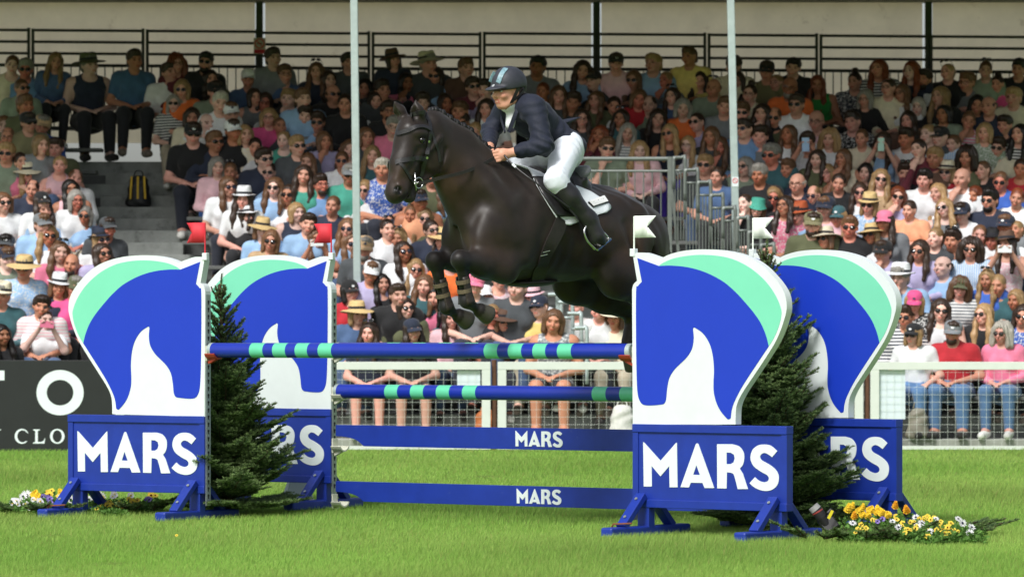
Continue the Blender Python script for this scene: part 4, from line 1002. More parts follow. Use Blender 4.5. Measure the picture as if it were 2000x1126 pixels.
rme = rb.mesh('person', 2, face_col); rme.materials.append(MATS['skin'])
rider = inframe('person', rme); rider.color = (*SKIN, 1)
tag(rider, 'rider in navy jacket, white breeches and black helmet, crouched over the jumping horse', 'person')
def cloth(name, b, m_, col=None, parent=rider, sm=2):
    me_ = b.mesh(name, sm); me_.materials.append(m_); o_ = obj(name, me_, parent)
    if col: o_.color = (*col, 1)
    return o_
for s in (1,-1):
    c_ = hx+(.0725,s*.031,.005); MB().lathe([(.0125*math.sin(a), .0125*math.cos(a)) for a in np.linspace(.02, math.pi-.02, 8)], 12, tuple(c_)).build('eye', mat('eye_white%d' % s, (.6,.6,.6), .2, 0), rider, smooth=True)
    MB().lathe([(.0065*math.sin(a), .0065*math.cos(a)) for a in np.linspace(.02, math.pi-.02, 6)], 10, tuple(c_+(.0085,0,0))).build('pupil', MATS['dark_hole'], rider, smooth=True)
navy = mat('navy_cloth', S((19,26,45)), .75, .12, 14, .35, 45, sheen=.04)
jb = Solid(lo_, hi_, .0085); torso(jb, .008); arms(jb, .014, .86)
jb.cone(J['pelv']+(.03,.10,.02), J['pelv']+(.04,.13,-.05), .085, .075, .05); jb.cone(J['pelv']+(.03,-.10,.02), J['pelv']+(.04,-.13,-.05), .085, .075, .05)
def crease(b_, c_, ax_, rad, amp, fr):
    ax_ = np.array(ax_)/np.linalg.norm(ax_)
    b_.wrinkle(lambda X, Y, Z: amp*np.exp(-(((X-c_[0])**2+(Y-c_[1])**2+(Z-c_[2])**2)/rad**2))*np.sin(((X-c_[0])*ax_[0]+(Y-c_[1])*ax_[1]+(Z-c_[2])*ax_[2])*fr+2.2*np.sin(X*17+Y*23+Z*13)))
for s in 'LR':
    crease(jb, J['el'+s], J['wr'+s]-J['sh'+s], .12, .0065, 120); crease(jb, J['sh'+s], J['el'+s]-J['sh'+s], .11, .004, 90); crease(jb, J['wr'+s]*.5+J['el'+s]*.5, J['wr'+s]-J['el'+s], .09, .004, 110)
crease(jb, J['waist'], J['chest']-J['pelv'], .20, .0065, 85); crease(jb, J['pelv'], J['chest']-J['pelv'], .2, .005, 70)
jb.ell(J['pelv']+(-.055,0,-.005), (.135,.175,.105), .05)
jb.wrinkle(lambda X, Y, Z: .0045*np.sin(X*31+Z*43+4*np.sin(Y*9+X*11)+3*np.sin(Z*14))*np.clip(np.sin(X*11+Y*13+Z*8),0,1))
vn = J['nb']
jb.cone(vn+(.10,0,.02), vn+(.100,0,-.17), .085, .016, .01, op='sub', squash=(Yax,.72)); jb.cone(vn+(.045,0,.03), vn+(.07,0,-.02), .068, .055, .01, op='sub')
cloth('jacket', jb, navy)
fl_ = Solid(lo_, hi_, .0085); fl_.cone(HP(1104,238), HP(1132,229), .05, .012, .02, squash=((.2,0,1),.35)); cloth('jacket_flap', fl_, navy)
sb_ = Solid(lo_, hi_, .0085); sb_.cone(J['chest'], vn+(.02,0,.0),   .125, .060, .06, off=-.004); sb_.cone(vn+(0,0,-.01), hx+(-.005,0,-.075), .064, .059, .02); sb_.cone(vn+(.052,0,.01), vn+(.078,0,-.13), .040, .032, .02)
cloth('shirt', sb_, mat('shirt_white', S((226,232,230)), .8, .05, 20, .4, 40))
for s in (1,-1):
    lp = MB(); q_ = [vn+(.025,s*.085,.035), vn+(.078,s*.086,-.02), vn+(.100,s*.068,-.085), vn+(.105,s*.020,-.18)]
    lp.strap([Vector(p) for p in smoothline(q_, 5)], Vector((.75,s*.6,.2)), .026, .008); lp.build('lapel', navy, rider, smooth=45)
for i in range(3):
    p = J['wrL']+(J['elL']-J['wrL'])*(.20+.09*i); hit = SP(1021+4.2*i, 299.5-1.2*i, .002, None, .2)
    MB().lathe([(.001,.004),(.006,.003),(.007,0)], 10).build('cuff_button', steel, rider).matrix_local = Matrix.Translation(Vector(HP(1020+4.5*i, 300-1.4*i, .175+.022*i)))@Matrix.Rotation(R(-90),4,'X')
bb_ = Solid(lo_, hi_, .0085); legs(bb_, .004, 'thigh'); bb_.cone(J['pelv'], J['pelv']*.7+J['waist']*.3, .140, .120, .06, off=-.012)
for s in (1,-1): bb_.ell(J['pelv']+(-.03,s*.08,-.07), (.100,.088,.092), .05)
bb_.wrinkle(lambda X, Y, Z: .0028*np.sin(X*40+Z*60+3*np.sin(Y*14))*np.clip(np.sin(X*14+Z*12+1),0,1))
for s in 'LR':
    crease(bb_, J['knee'+s], J['knee'+s]-J['hip'+s], .10, .0045, 130); crease(bb_, J['hip'+s], J['knee'+s]-J['hip'+s], .16, .005, 90)
cloth('breeches', bb_, mat('breeches_white', S((226,232,240)), .75, .03, 14, .25, 40))
for sd_ in 'LR':
    bo = Solid(lo_, hi_, .0075); legs(bo, .006, 'boot', sd_); bo.wrinkle(lambda X, Y, Z: .0009*np.sin(Z*60+X*30+2*np.sin(Y*30))); cloth('riding_boot', bo, leather)
# helmet
hb = Solid(hx-(.2,.2,.12), hx+(.26,.2,.22), .0055); hh = hx+(-.018,0,.055)
hb.ell(hh, (.128,.106,.118), .01); hb.halfspace(hh+(0,0,-.032), (-.18,0,-1.), .006)
hb.ell(hh+(.10,0,-.030), (.085,.078,.016), .014, rot=rotm(12)); hb.cone(hh+(-.10,0,-.03), hh+(-.06,0,-.055), .04, .04, .02)
hb.ell(hx+(-.01,0,-.02), (.098,.082,.095), .008, op='sub')
hel = cloth('helmet', hb, mat('helmet_shell', S((52,54,62)), .55, .15, 30, .15, 120), sm=2)
hbt = bvh_of(hel.data)
def on_h(name, pxs, wd, m_, th=.004):
    P_ = [SP(x, y, .003, hbt) for x, y in smoothline(pxs, 5)]; b_ = MB().strap([p for p, _ in P_], [n for _, n in P_], wd, th); return b_.build(name, m_, hel, smooth=45)
on_h('stripe', [(988,134),(980,145),(975,157),(973,162)], .034, mat('stripe_blue', S((120,152,162)), .3, .5, 60))
on_h('stripe', [(966,141),(961,149),(957,160)], .020, MATS['stripe_blue'])
p, n = SP(964, 168, .003, hbt); MB().lathe([(.001,.002),(.011,.002),(.012,0)], 16).build('badge', mat('badge_silver', S((220,222,222)), .3, .0, metal=.5), hel).matrix_local = Matrix.Translation(p) @ n.to_track_quat('Z','Y').to_matrix().to_4x4()
for s in (1,-1):
    hn = MB(); q_ = [hh+(-.005,s*.094,-.03), hx+(-.002,s*.084,-.02), hx+(.012,s*.068,-.065), hx+(.022,s*.03,-.112), hx+(.024,0,-.117)]
    hn.strap([Vector(p) for p in smoothline(q_, 5)], Vector((.1,s,-.2)), .022, .006); hn.strap([Vector(p) for p in smoothline([hh+(-.075,s*.08,-.03), hx+(-.03,s*.084,-.03), hx+(.01,s*.070,-.06)], 5)], Vector((.1,s,-.2)), .016, .006)
    hn.build('harness', leather, hel, smooth=45)
hr = Solid(hx-(.2,.16,.2), hx+(.1,.16,.16), .007); hr.ell(hx+(-.055,0,.0), (.075,.080,.075), .02); hr.ell(hx+(-.115,0,-.03), (.04,.045,.045), .02); hr.ell(hx+(.04,0,-.03),(.09,.12,.10),.01,op='sub')
cloth('hair', hr, MATS['hair'], S((52,36,28)))
# whip in the hand
wp = empty('riding_whip'); wp.matrix_world = HM; tag(wp, 'thin black riding whip held along the saddle cloth by the rider', 'whip')
q_ = [HP(985,303,.13), HP(1003,323,.20), HP(1040,352,.33), HP(1078,380,.40), HP(1112,406,.43)]
MB().tube([Vector(p) for p in smoothline(q_, 5)], [.007]*8+[.006]*13, 8).build('shaft', leather, wp, smooth=True)
MB().tube([Vector(HP(1001,321,.192)), Vector(HP(1008,327,.222))], .0085, 8).build('collar', MATS['white_vinyl'], wp, smooth=40)
# ------------------------------------------------------------------ the crowd: shared body, clothing, hair and hat shapes
HZ = 1.12                                  # height of the middle of the head over the floor, seated
def Rz(a): return np.array(((math.cos(a),-math.sin(a),0),(math.sin(a),math.cos(a),0),(0,0,1)))
POSE = {  # right arm then left arm: elbow, wrist, fingertips (person faces -y)
 'lap':   (((-.25,-.03,.66),(-.09,-.27,.60),(-.01,-.35,.57)), ((.25,-.03,.66),(.09,-.26,.61),(.02,-.34,.59))),
 'cross': (((-.25,-.11,.70),(.03,-.24,.70),(.13,-.23,.73)), ((.25,-.11,.70),(-.03,-.26,.73),(-.13,-.24,.75))),
 'chin':  (((-.17,-.30,.67),(-.07,-.25,.90),(-.03,-.22,1.00)), ((.25,-.06,.66),(.02,-.30,.62),(-.08,-.33,.62))),
 'phone': (((-.22,-.27,.80),(-.09,-.36,1.00),(-.045,-.40,1.08)), ((.22,-.27,.80),(.09,-.36,1.00),(.045,-.40,1.08))),
 'knees': (((-.28,.0,.68),(-.20,-.27,.60),(-.17,-.37,.57)), ((.28,.0,.68),(.20,-.27,.60),(.17,-.37,.57)))}
HEADYAW = ((-14,4,3), (16,-5,0), (-24,-6,-4), (5,7,6))      # yaw, roll, nod in degrees
def head_at(hy):
    M = np.array(Matrix.Rotation(R(hy[0]),3,'Z') @ Matrix.Rotation(R(hy[1]),3,'Y') @ Matrix.Rotation(R(hy[2]),3,'X')); return np.array((0, -.115, HZ)), M
SHO = .178
def b_torso(b, off, fem=0):
    b.cone((0,.02,.50), (0,-.01,.68), .150, .135, .08, off=off, squash=((0,1,0),.76)); b.cone((0,-.01,.68), (0,-.04,.85), .135, .155, .08, off=off, squash=((0,1,0),.72))
    b.cone((-SHO*.8,-.035,.925), (SHO*.8,-.035,.925), .072, .072, .06, off=off); b.cone((0,-.05,.90), (0,-.075,1.0), .10, .055, .06, off=off)
    for s in (1,-1): b.ell((s*.075,-.115,.80), (.068,.05,.062), .05, off=off)
def b_arms(b, pose, off, upto):     # upto: 0..1 upper arm, 1..2 forearm
    for s, (e, w_, f_) in zip((-1,1), POSE[pose]):
        sh = np.array((s*SHO,-.035,.925)); e = np.array(e); w_ = np.array(w_)
        u1 = min(upto, 1.); b.cone(sh, sh+(e-sh)*u1, .056, .056+(.042-.056)*u1, .05, off=off)
        if upto > 1: t = upto-1; b.cone(e, e+(w_-e)*t, .042, .042+(.026-.042)*t, .03, off=off)
def b_hand(b, w_, f_, s):
    w_, f_ = np.array(w_), np.array(f_); d = f_-w_; L_ = np.linalg.norm(d); d /= L_; ac = np.cross(d, (0,0,1.)) if abs(d[2]) < .8 else np.array((1.,0,0)); ac /= np.linalg.norm(ac); nr = np.cross(ac, d)
    b.cone(w_, w_+d*L_*.5, .027, .034, .02, squash=(nr,.6)); pm = w_+d*.075
    for i, ln in enumerate((.070,.080,.074,.058)):
        o_ = pm+ac*(.030-.0195*i); k_ = o_+d*ln*.55; t_ = k_+d*ln*.40-nr*.014; b.chain([o_, k_, t_], [.0098,.0095,.0085], .006)
    tb = w_+d*.035+ac*.028*(1 if s > 0 else -1); b.chain([tb, tb+d*.03+ac*.018*(1 if s > 0 else -1), tb+d*.055+ac*.016*(1 if s > 0 else -1)], [.012,.011,.009], .008)
LEG = [((s*.095,.0,.49), (s*.13,-.40,.50), (s*.13,-.37,.09), (s*.145,-.50,.045)) for s in (-1,1)]
def b_legs(b, off, upto):
    for h, k_, a_, t_ in LEG:
        h, k_, a_, t_ = map(np.array, (h, k_, a_, t_)); b.cone(h, h+(k_-h)*min(upto,1), .092, .064 if upto >= 1 else .075, .05, off=off)
        if upto > 1: b.cone(k_, k_+(a_-k_)*(upto-1), .064, .064+(.042-.064)*(upto-1), .03, off=off)
        if upto >= 2 and off == 0: b.cone(a_, t_, .045, .036, .03)
def b_head(b, hy):
    c, M = head_at(hy); P = lambda x, y, z: c+M@np.array((x,y,z))
    b.cone((0,-.065,.985), P(0,.018,-.05), .054, .052, .03)
    b.ell(P(0,.012,.028), (.078,.094,.090), .03, rot=M); b.ell(P(0,-.022,-.026), (.061,.066,.072), .03, rot=M); b.ell(P(0,-.045,-.086), (.027,.030,.022), .03, rot=M)
    b.cone(P(0,-.082,.012), P(0,-.108,-.028), .010, .0145, .012); b.cone(P(-.034,-.078,.028), P(.034,-.078,.028), .012, .012, .015)
    for s in (1,-1):
        b.ell(P(s*.031,-.092,.004), (.018,.016,.011), .012, op='sub'); b.ell(P(s*.040,-.066,-.028), (.022,.022,.020), .02); b.ell(P(s*.077,.012,-.004), (.011,.02,.030), .008)
    b.cone(P(-.017,-.084,-.058), P(.017,-.084,-.058), .0085, .0085, .008); b.cone(P(-.015,-.081,-.071), P(.015,-.081,-.071), .009, .009, .008)
def f_tint(hy):
    c, M = head_at(hy)
    def g(V):
        q_ = (V-c)@M; C = np.ones((len(V),3)); fr = q_[:,1] < -.05
        C[fr & (np.abs(q_[:,0]) < .023) & (np.abs(q_[:,2]+.064) < .012)] = (.80,.50,.48)
        for s in (1,-1):
            x = q_[:,0]-s*.032; C[fr & (np.abs(x) < .019) & (np.abs(q_[:,2]-.024) < .006)] = (.36,.28,.24)
            C[fr & (np.abs(x) < .016) & (np.abs(q_[:,2]-.004) < .0065)] = (.55,.45,.42); C[fr & (np.abs(x) < .009) & (np.abs(q_[:,2]-.004) < .0065)] = (.10,.08,.07)
            d_ = np.linalg.norm(q_-np.array((s*.042,-.078,-.03)), axis=1); C *= 1-np.clip(1-d_/.035,0,1)[:,None]*np.array((0,.20,.16))
        C[np.linalg.norm(q_-np.array((0,-.105,-.03)), axis=1) < .018] *= (1,.84,.84)
        return C
    return g
LO, HI = (-.36,-.58,0), (.36,.22,1.30)
BODY = {}; SHIRT = {}; LEGW = {}
for pz in POSE:
    for hi_, hy in enumerate(HEADYAW):
        b = Solid(LO, HI, .0092); b_torso(b, 0); b_arms(b, pz, 0, 2.); b_legs(b, 0, 2.); b_head(b, hy)
        for s, (e, w_, f_) in zip((-1,1), POSE[pz]): b_hand(b, w_, f_, s)
        me = b.mesh('person', 1, f_tint(hy)); me.materials.append(MATS['skin']); BODY[pz, hi_] = me
    for sl, up in (('L',1.88),('T',.62),('N',0)):
        b = Solid((-.36,-.46,.40), (.36,.24,1.08), .012); b_torso(b, .010)
        if up: b_arms(b, pz, .010, up)
        b.cone((0,-.115,1.055), (0,-.105,.985), .072, .052, .012, op='sub')
        if sl == 'N':
            for s in (1,-1): b.ell((s*.235,-.035,.95), (.10,.14,.10), .01, op='sub')
            b.ell((0,-.13,1.0), (.085,.09,.075), .01, op='sub')
        b.wrinkle(lambda X, Y, Z: .0045*np.sin(Z*33+6*np.sin(X*7+Y*9))*np.clip((.95-Z)*4,0,1))
        me = b.mesh('top', 1)
        SHIRT[pz, sl] = me
def variant(me, m_):
    k = (me.name, m_)
    if k not in VAR:
        c = me.copy(); c.materials.clear(); c.materials.append(MATS[m_]); VAR[k] = c
    return VAR[k]
VAR = {}
for nm, up in (('long', 1.92), ('short', .85)):
    b = Solid((-.36,-.60,0), (.36,.24,.72), .012); b_legs(b, .012, up); b.cone((0,.02,.50), (0,-.01,.62), .150, .14, .06, off=.004, squash=((0,1,0),.78)); me = b.mesh('trousers', 1); me.materials.append(MATS['cotton']); LEGW[nm] = me
SHOE = []
for h, k_, a_, t_ in LEG:
    b = Solid((-.3,-.62,-.01), (.3,-.25,.16), .010); b.cone(np.array(a_)+(0,.02,-.03), np.array(t_)+(0,-.06,-.008), .052, .042, .03); b.halfspace((0,0,0.004), (0,0,-1)); me = b.mesh('shoe', 1); me.materials.append(MATS['cotton']); SHOE.append(me)
# hair, in head coordinates
def hsol(): return Solid((-.22,-.18,-.40), (.22,.24,.18), .009)
def facecut(b, z0=-.02, w_=.064, fr=.045): b.ell((0,-.115,z0-.03), (w_,.085,.10+fr-.045), .015, op='sub'); return b
HAIR = {}
def hset(k, b, amp=.003, fr=70):
    b.wrinkle(lambda X, Y, Z: amp*np.sin(np.arctan2(Y, X)*fr/4+Z*12)+amp*.8*np.sin(X*fr*1.3+Z*20+Y*31)*np.cos(Z*18)); me = b.mesh('hair', 1); me.materials.append(MATS['hair']); HAIR[k] = me
b = hsol(); b.ell((0,.018,.045), (.087,.102,.088), .02); b.ell((0,-.04,.095), (.06,.055,.035), .03); b.ell((0,.07,-.02), (.075,.045,.06), .02); hset('s', facecut(b), .004)
b = hsol(); b.ell((0,.018,.038), (.092,.106,.092), .02)
for s in (1,-1): b.cone((s*.080,.0,.02), (s*.082,-.012,-.095), .034, .030, .03)
b.cone((0,.07,.0), (0,.075,-.09), .085, .07, .03, squash=((0,1,0),.6)); hset('b', facecut(b, .008, .063))
b = hsol(); b.ell((0,.018,.038), (.090,.104,.090), .02)
for s in (1,-1): b.chain([(s*.078,-.005,.03), (s*.088,-.02,-.09), (s*.095,-.05,-.20), (s*.085,-.075,-.30)], [.030,.034,.036,.022], .03)
b.cone((0,.07,.0), (0,.085,-.22), .085, .07, .03, squash=((0,1,0),.55)); hset('l', facecut(b, .010, .063))
b = hsol(); b.ell((0,.018,.034), (.083,.099,.089), .02); b.ell((0,.115,.03), (.045,.045,.045), .02); b.cone((0,.10,-.0), (0,.075,-.06), .05, .035, .02); hset('u', facecut(b, .004, .068), .002)
b = hsol(); b.ell((0,.018,.034), (.083,.099,.089), .02); b.ell((0,.03,.135), (.045,.045,.042), .015); hset('k', facecut(b, .004, .068), .002)
b = hsol(); b.ell((0,.02,.04), (.108,.115,.102), .02)
for s in (1,-1): b.cone((s*.092,.0,.01), (s*.10,-.005,-.11), .045, .045, .03)
b.cone((0,.07,.0), (0,.08,-.12), .095, .09, .03, squash=((0,1,0),.7)); hset('c', facecut(b, .005, .062), .008, 60)
b = hsol(); b.ell((0,.028,.015), (.086,.094,.062), .02); b.ell((0,-.02,.11), (.085,.12,.065), .02, op='sub'); hset('f', facecut(b, .01, .072), .003)
b = Solid((-.1,-.16,-.2), (.1,.1,.02), .008); b.ell((0,-.045,-.085), (.054,.052,.048), .02); b.ell((0,-.09,-.055), (.024,.03,.012), .01, op='sub'); b.ell((0,-.02,-.01), (.05,.07,.055), .01, op='sub'); me = b.mesh('beard', 1); me.materials.append(MATS['hair']); BEARD = me
# hats, in head coordinates
def brimhat(name, crown_r, crown_h, brim, droop, pinch):
    m_ = MB(); n = 32; prof = [(brim, -droop), (brim*.85, -droop*.55), (crown_r*1.06, .0), (crown_r, .006), (crown_r*.97, crown_h*.55), (crown_r*.86, crown_h*.9), (crown_r*.6, crown_h), (.002, crown_h-pinch)]
    vs = []
    for i, (r_, z) in enumerate(prof):
        for k in range(n):
            t = 2*math.pi*k/n; zz = z+(.012*math.cos(2*t) if i < 2 else 0)-(pinch*.8*max(0, -math.sin(t))**3 if i in (5,6) else 0)
            vs.append((r_*math.cos(t)*.92, r_*math.sin(t)*1.08+.012, zz+.055))
    m_.add(vs, [(i*n+k, i*n+(k+1) % n, (i+1)*n+(k+1) % n, (i+1)*n+k) for i in range(len(prof)-1) for k in range(n)])
    me = m_.mesh('hat'); shade(me, 50); me.materials.append(MATS['straw'])
    bd = MB().lathe([(crown_r*1.03,.006),(crown_r*1.02,.032)], n); bd.v = [(x*.92, y*1.08+.012, z+.056) for x, y, z in bd.v]; bme = bd.mesh('hat_band'); bme.materials.append(MATS['cotton']); shade(bme)
    return me, bme
HATS = {'F': brimhat('f', .094, .105, .150, .006, .028), 'W': brimhat('w', .096, .10, .195, .03, .015), 'K': brimhat('k', .098, .075, .128, .05, .0)}
c_ = MB(); n = 24; prof = [(.094,-.0),(.095,.03),(.086,.065),(.060,.088),(.025,.097),(.002,.098)]
c_.lathe(prof, n); c_.v = [(x*.94, y*1.08+.012, z+.035) for x, y, z in c_.v]
vs = []
for j in range(5):
    for i in range(11):
        t = (i-5)/5; a = t*R(62); f = j/4; r_ = .092+.075*f*math.cos(t*1.35); vs.append((math.sin(a)*.094*.96+math.sin(a)*.0*f, -(math.cos(a)*.098-.012)-.078*f*(1-.55*t*t), .040-.026*f*f-.022*t*t*(.3+f*.4)))
c_.add(vs, [(j*11+i, j*11+i+1, (j+1)*11+i+1, (j+1)*11+i) for j in range(4) for i in range(10)])
CAP = c_.mesh('cap'); shade(CAP, 50); CAP.materials.append(MATS['cotton'])
lg = MB().plate([[(.016*math.cos(t), .012*math.sin(t)) for t in np.linspace(0,6.283,13)[:-1]]], -.003, .0); LOGO = lg.mesh('cap_logo'); LOGO.materials.append(MATS['cotton'])
# spectacles
def specs(frame):
    m_ = MB()
    for s in (1,-1):
        q_ = [(s*.034+.027*math.cos(t)*(1 if abs(math.cos(t)) < .9 else .98), -.101+.010*abs(s*.034+.027*math.cos(t))/.06, .002+.0195*math.sin(t)) for t in np.linspace(0,2*math.pi,19)]
        if frame: m_.tube(q_, .0024, 5)
        else:
            vs = [Vector(p) for p in q_[:-1]]; c0 = Vector((s*.034,-.109,.002)); m_.add([c0]+vs, [(0, i+1, (i+1) % 18+1) for i in range(18)]); m_.tube(q_, .003, 5)
        m_.tube([(s*.060,-.090,.006), (s*.078,-.03,.008), (s*.080,.02,.004)], .0028, 5)
    m_.tube([(-.010,-.104,.006),(.010,-.104,.006)], .0028, 5)
    me = m_.mesh('sunglasses' if not frame else 'glasses'); me.materials.append(MATS['lens']); return me
SHADES, GLASSES = specs(False), specs(True)
ph = MB().box(-.038,.038,-.005,.005,-.075,.075); PHONE = ph.mesh('phone'); PHONE.materials.append(MATS['phone'])
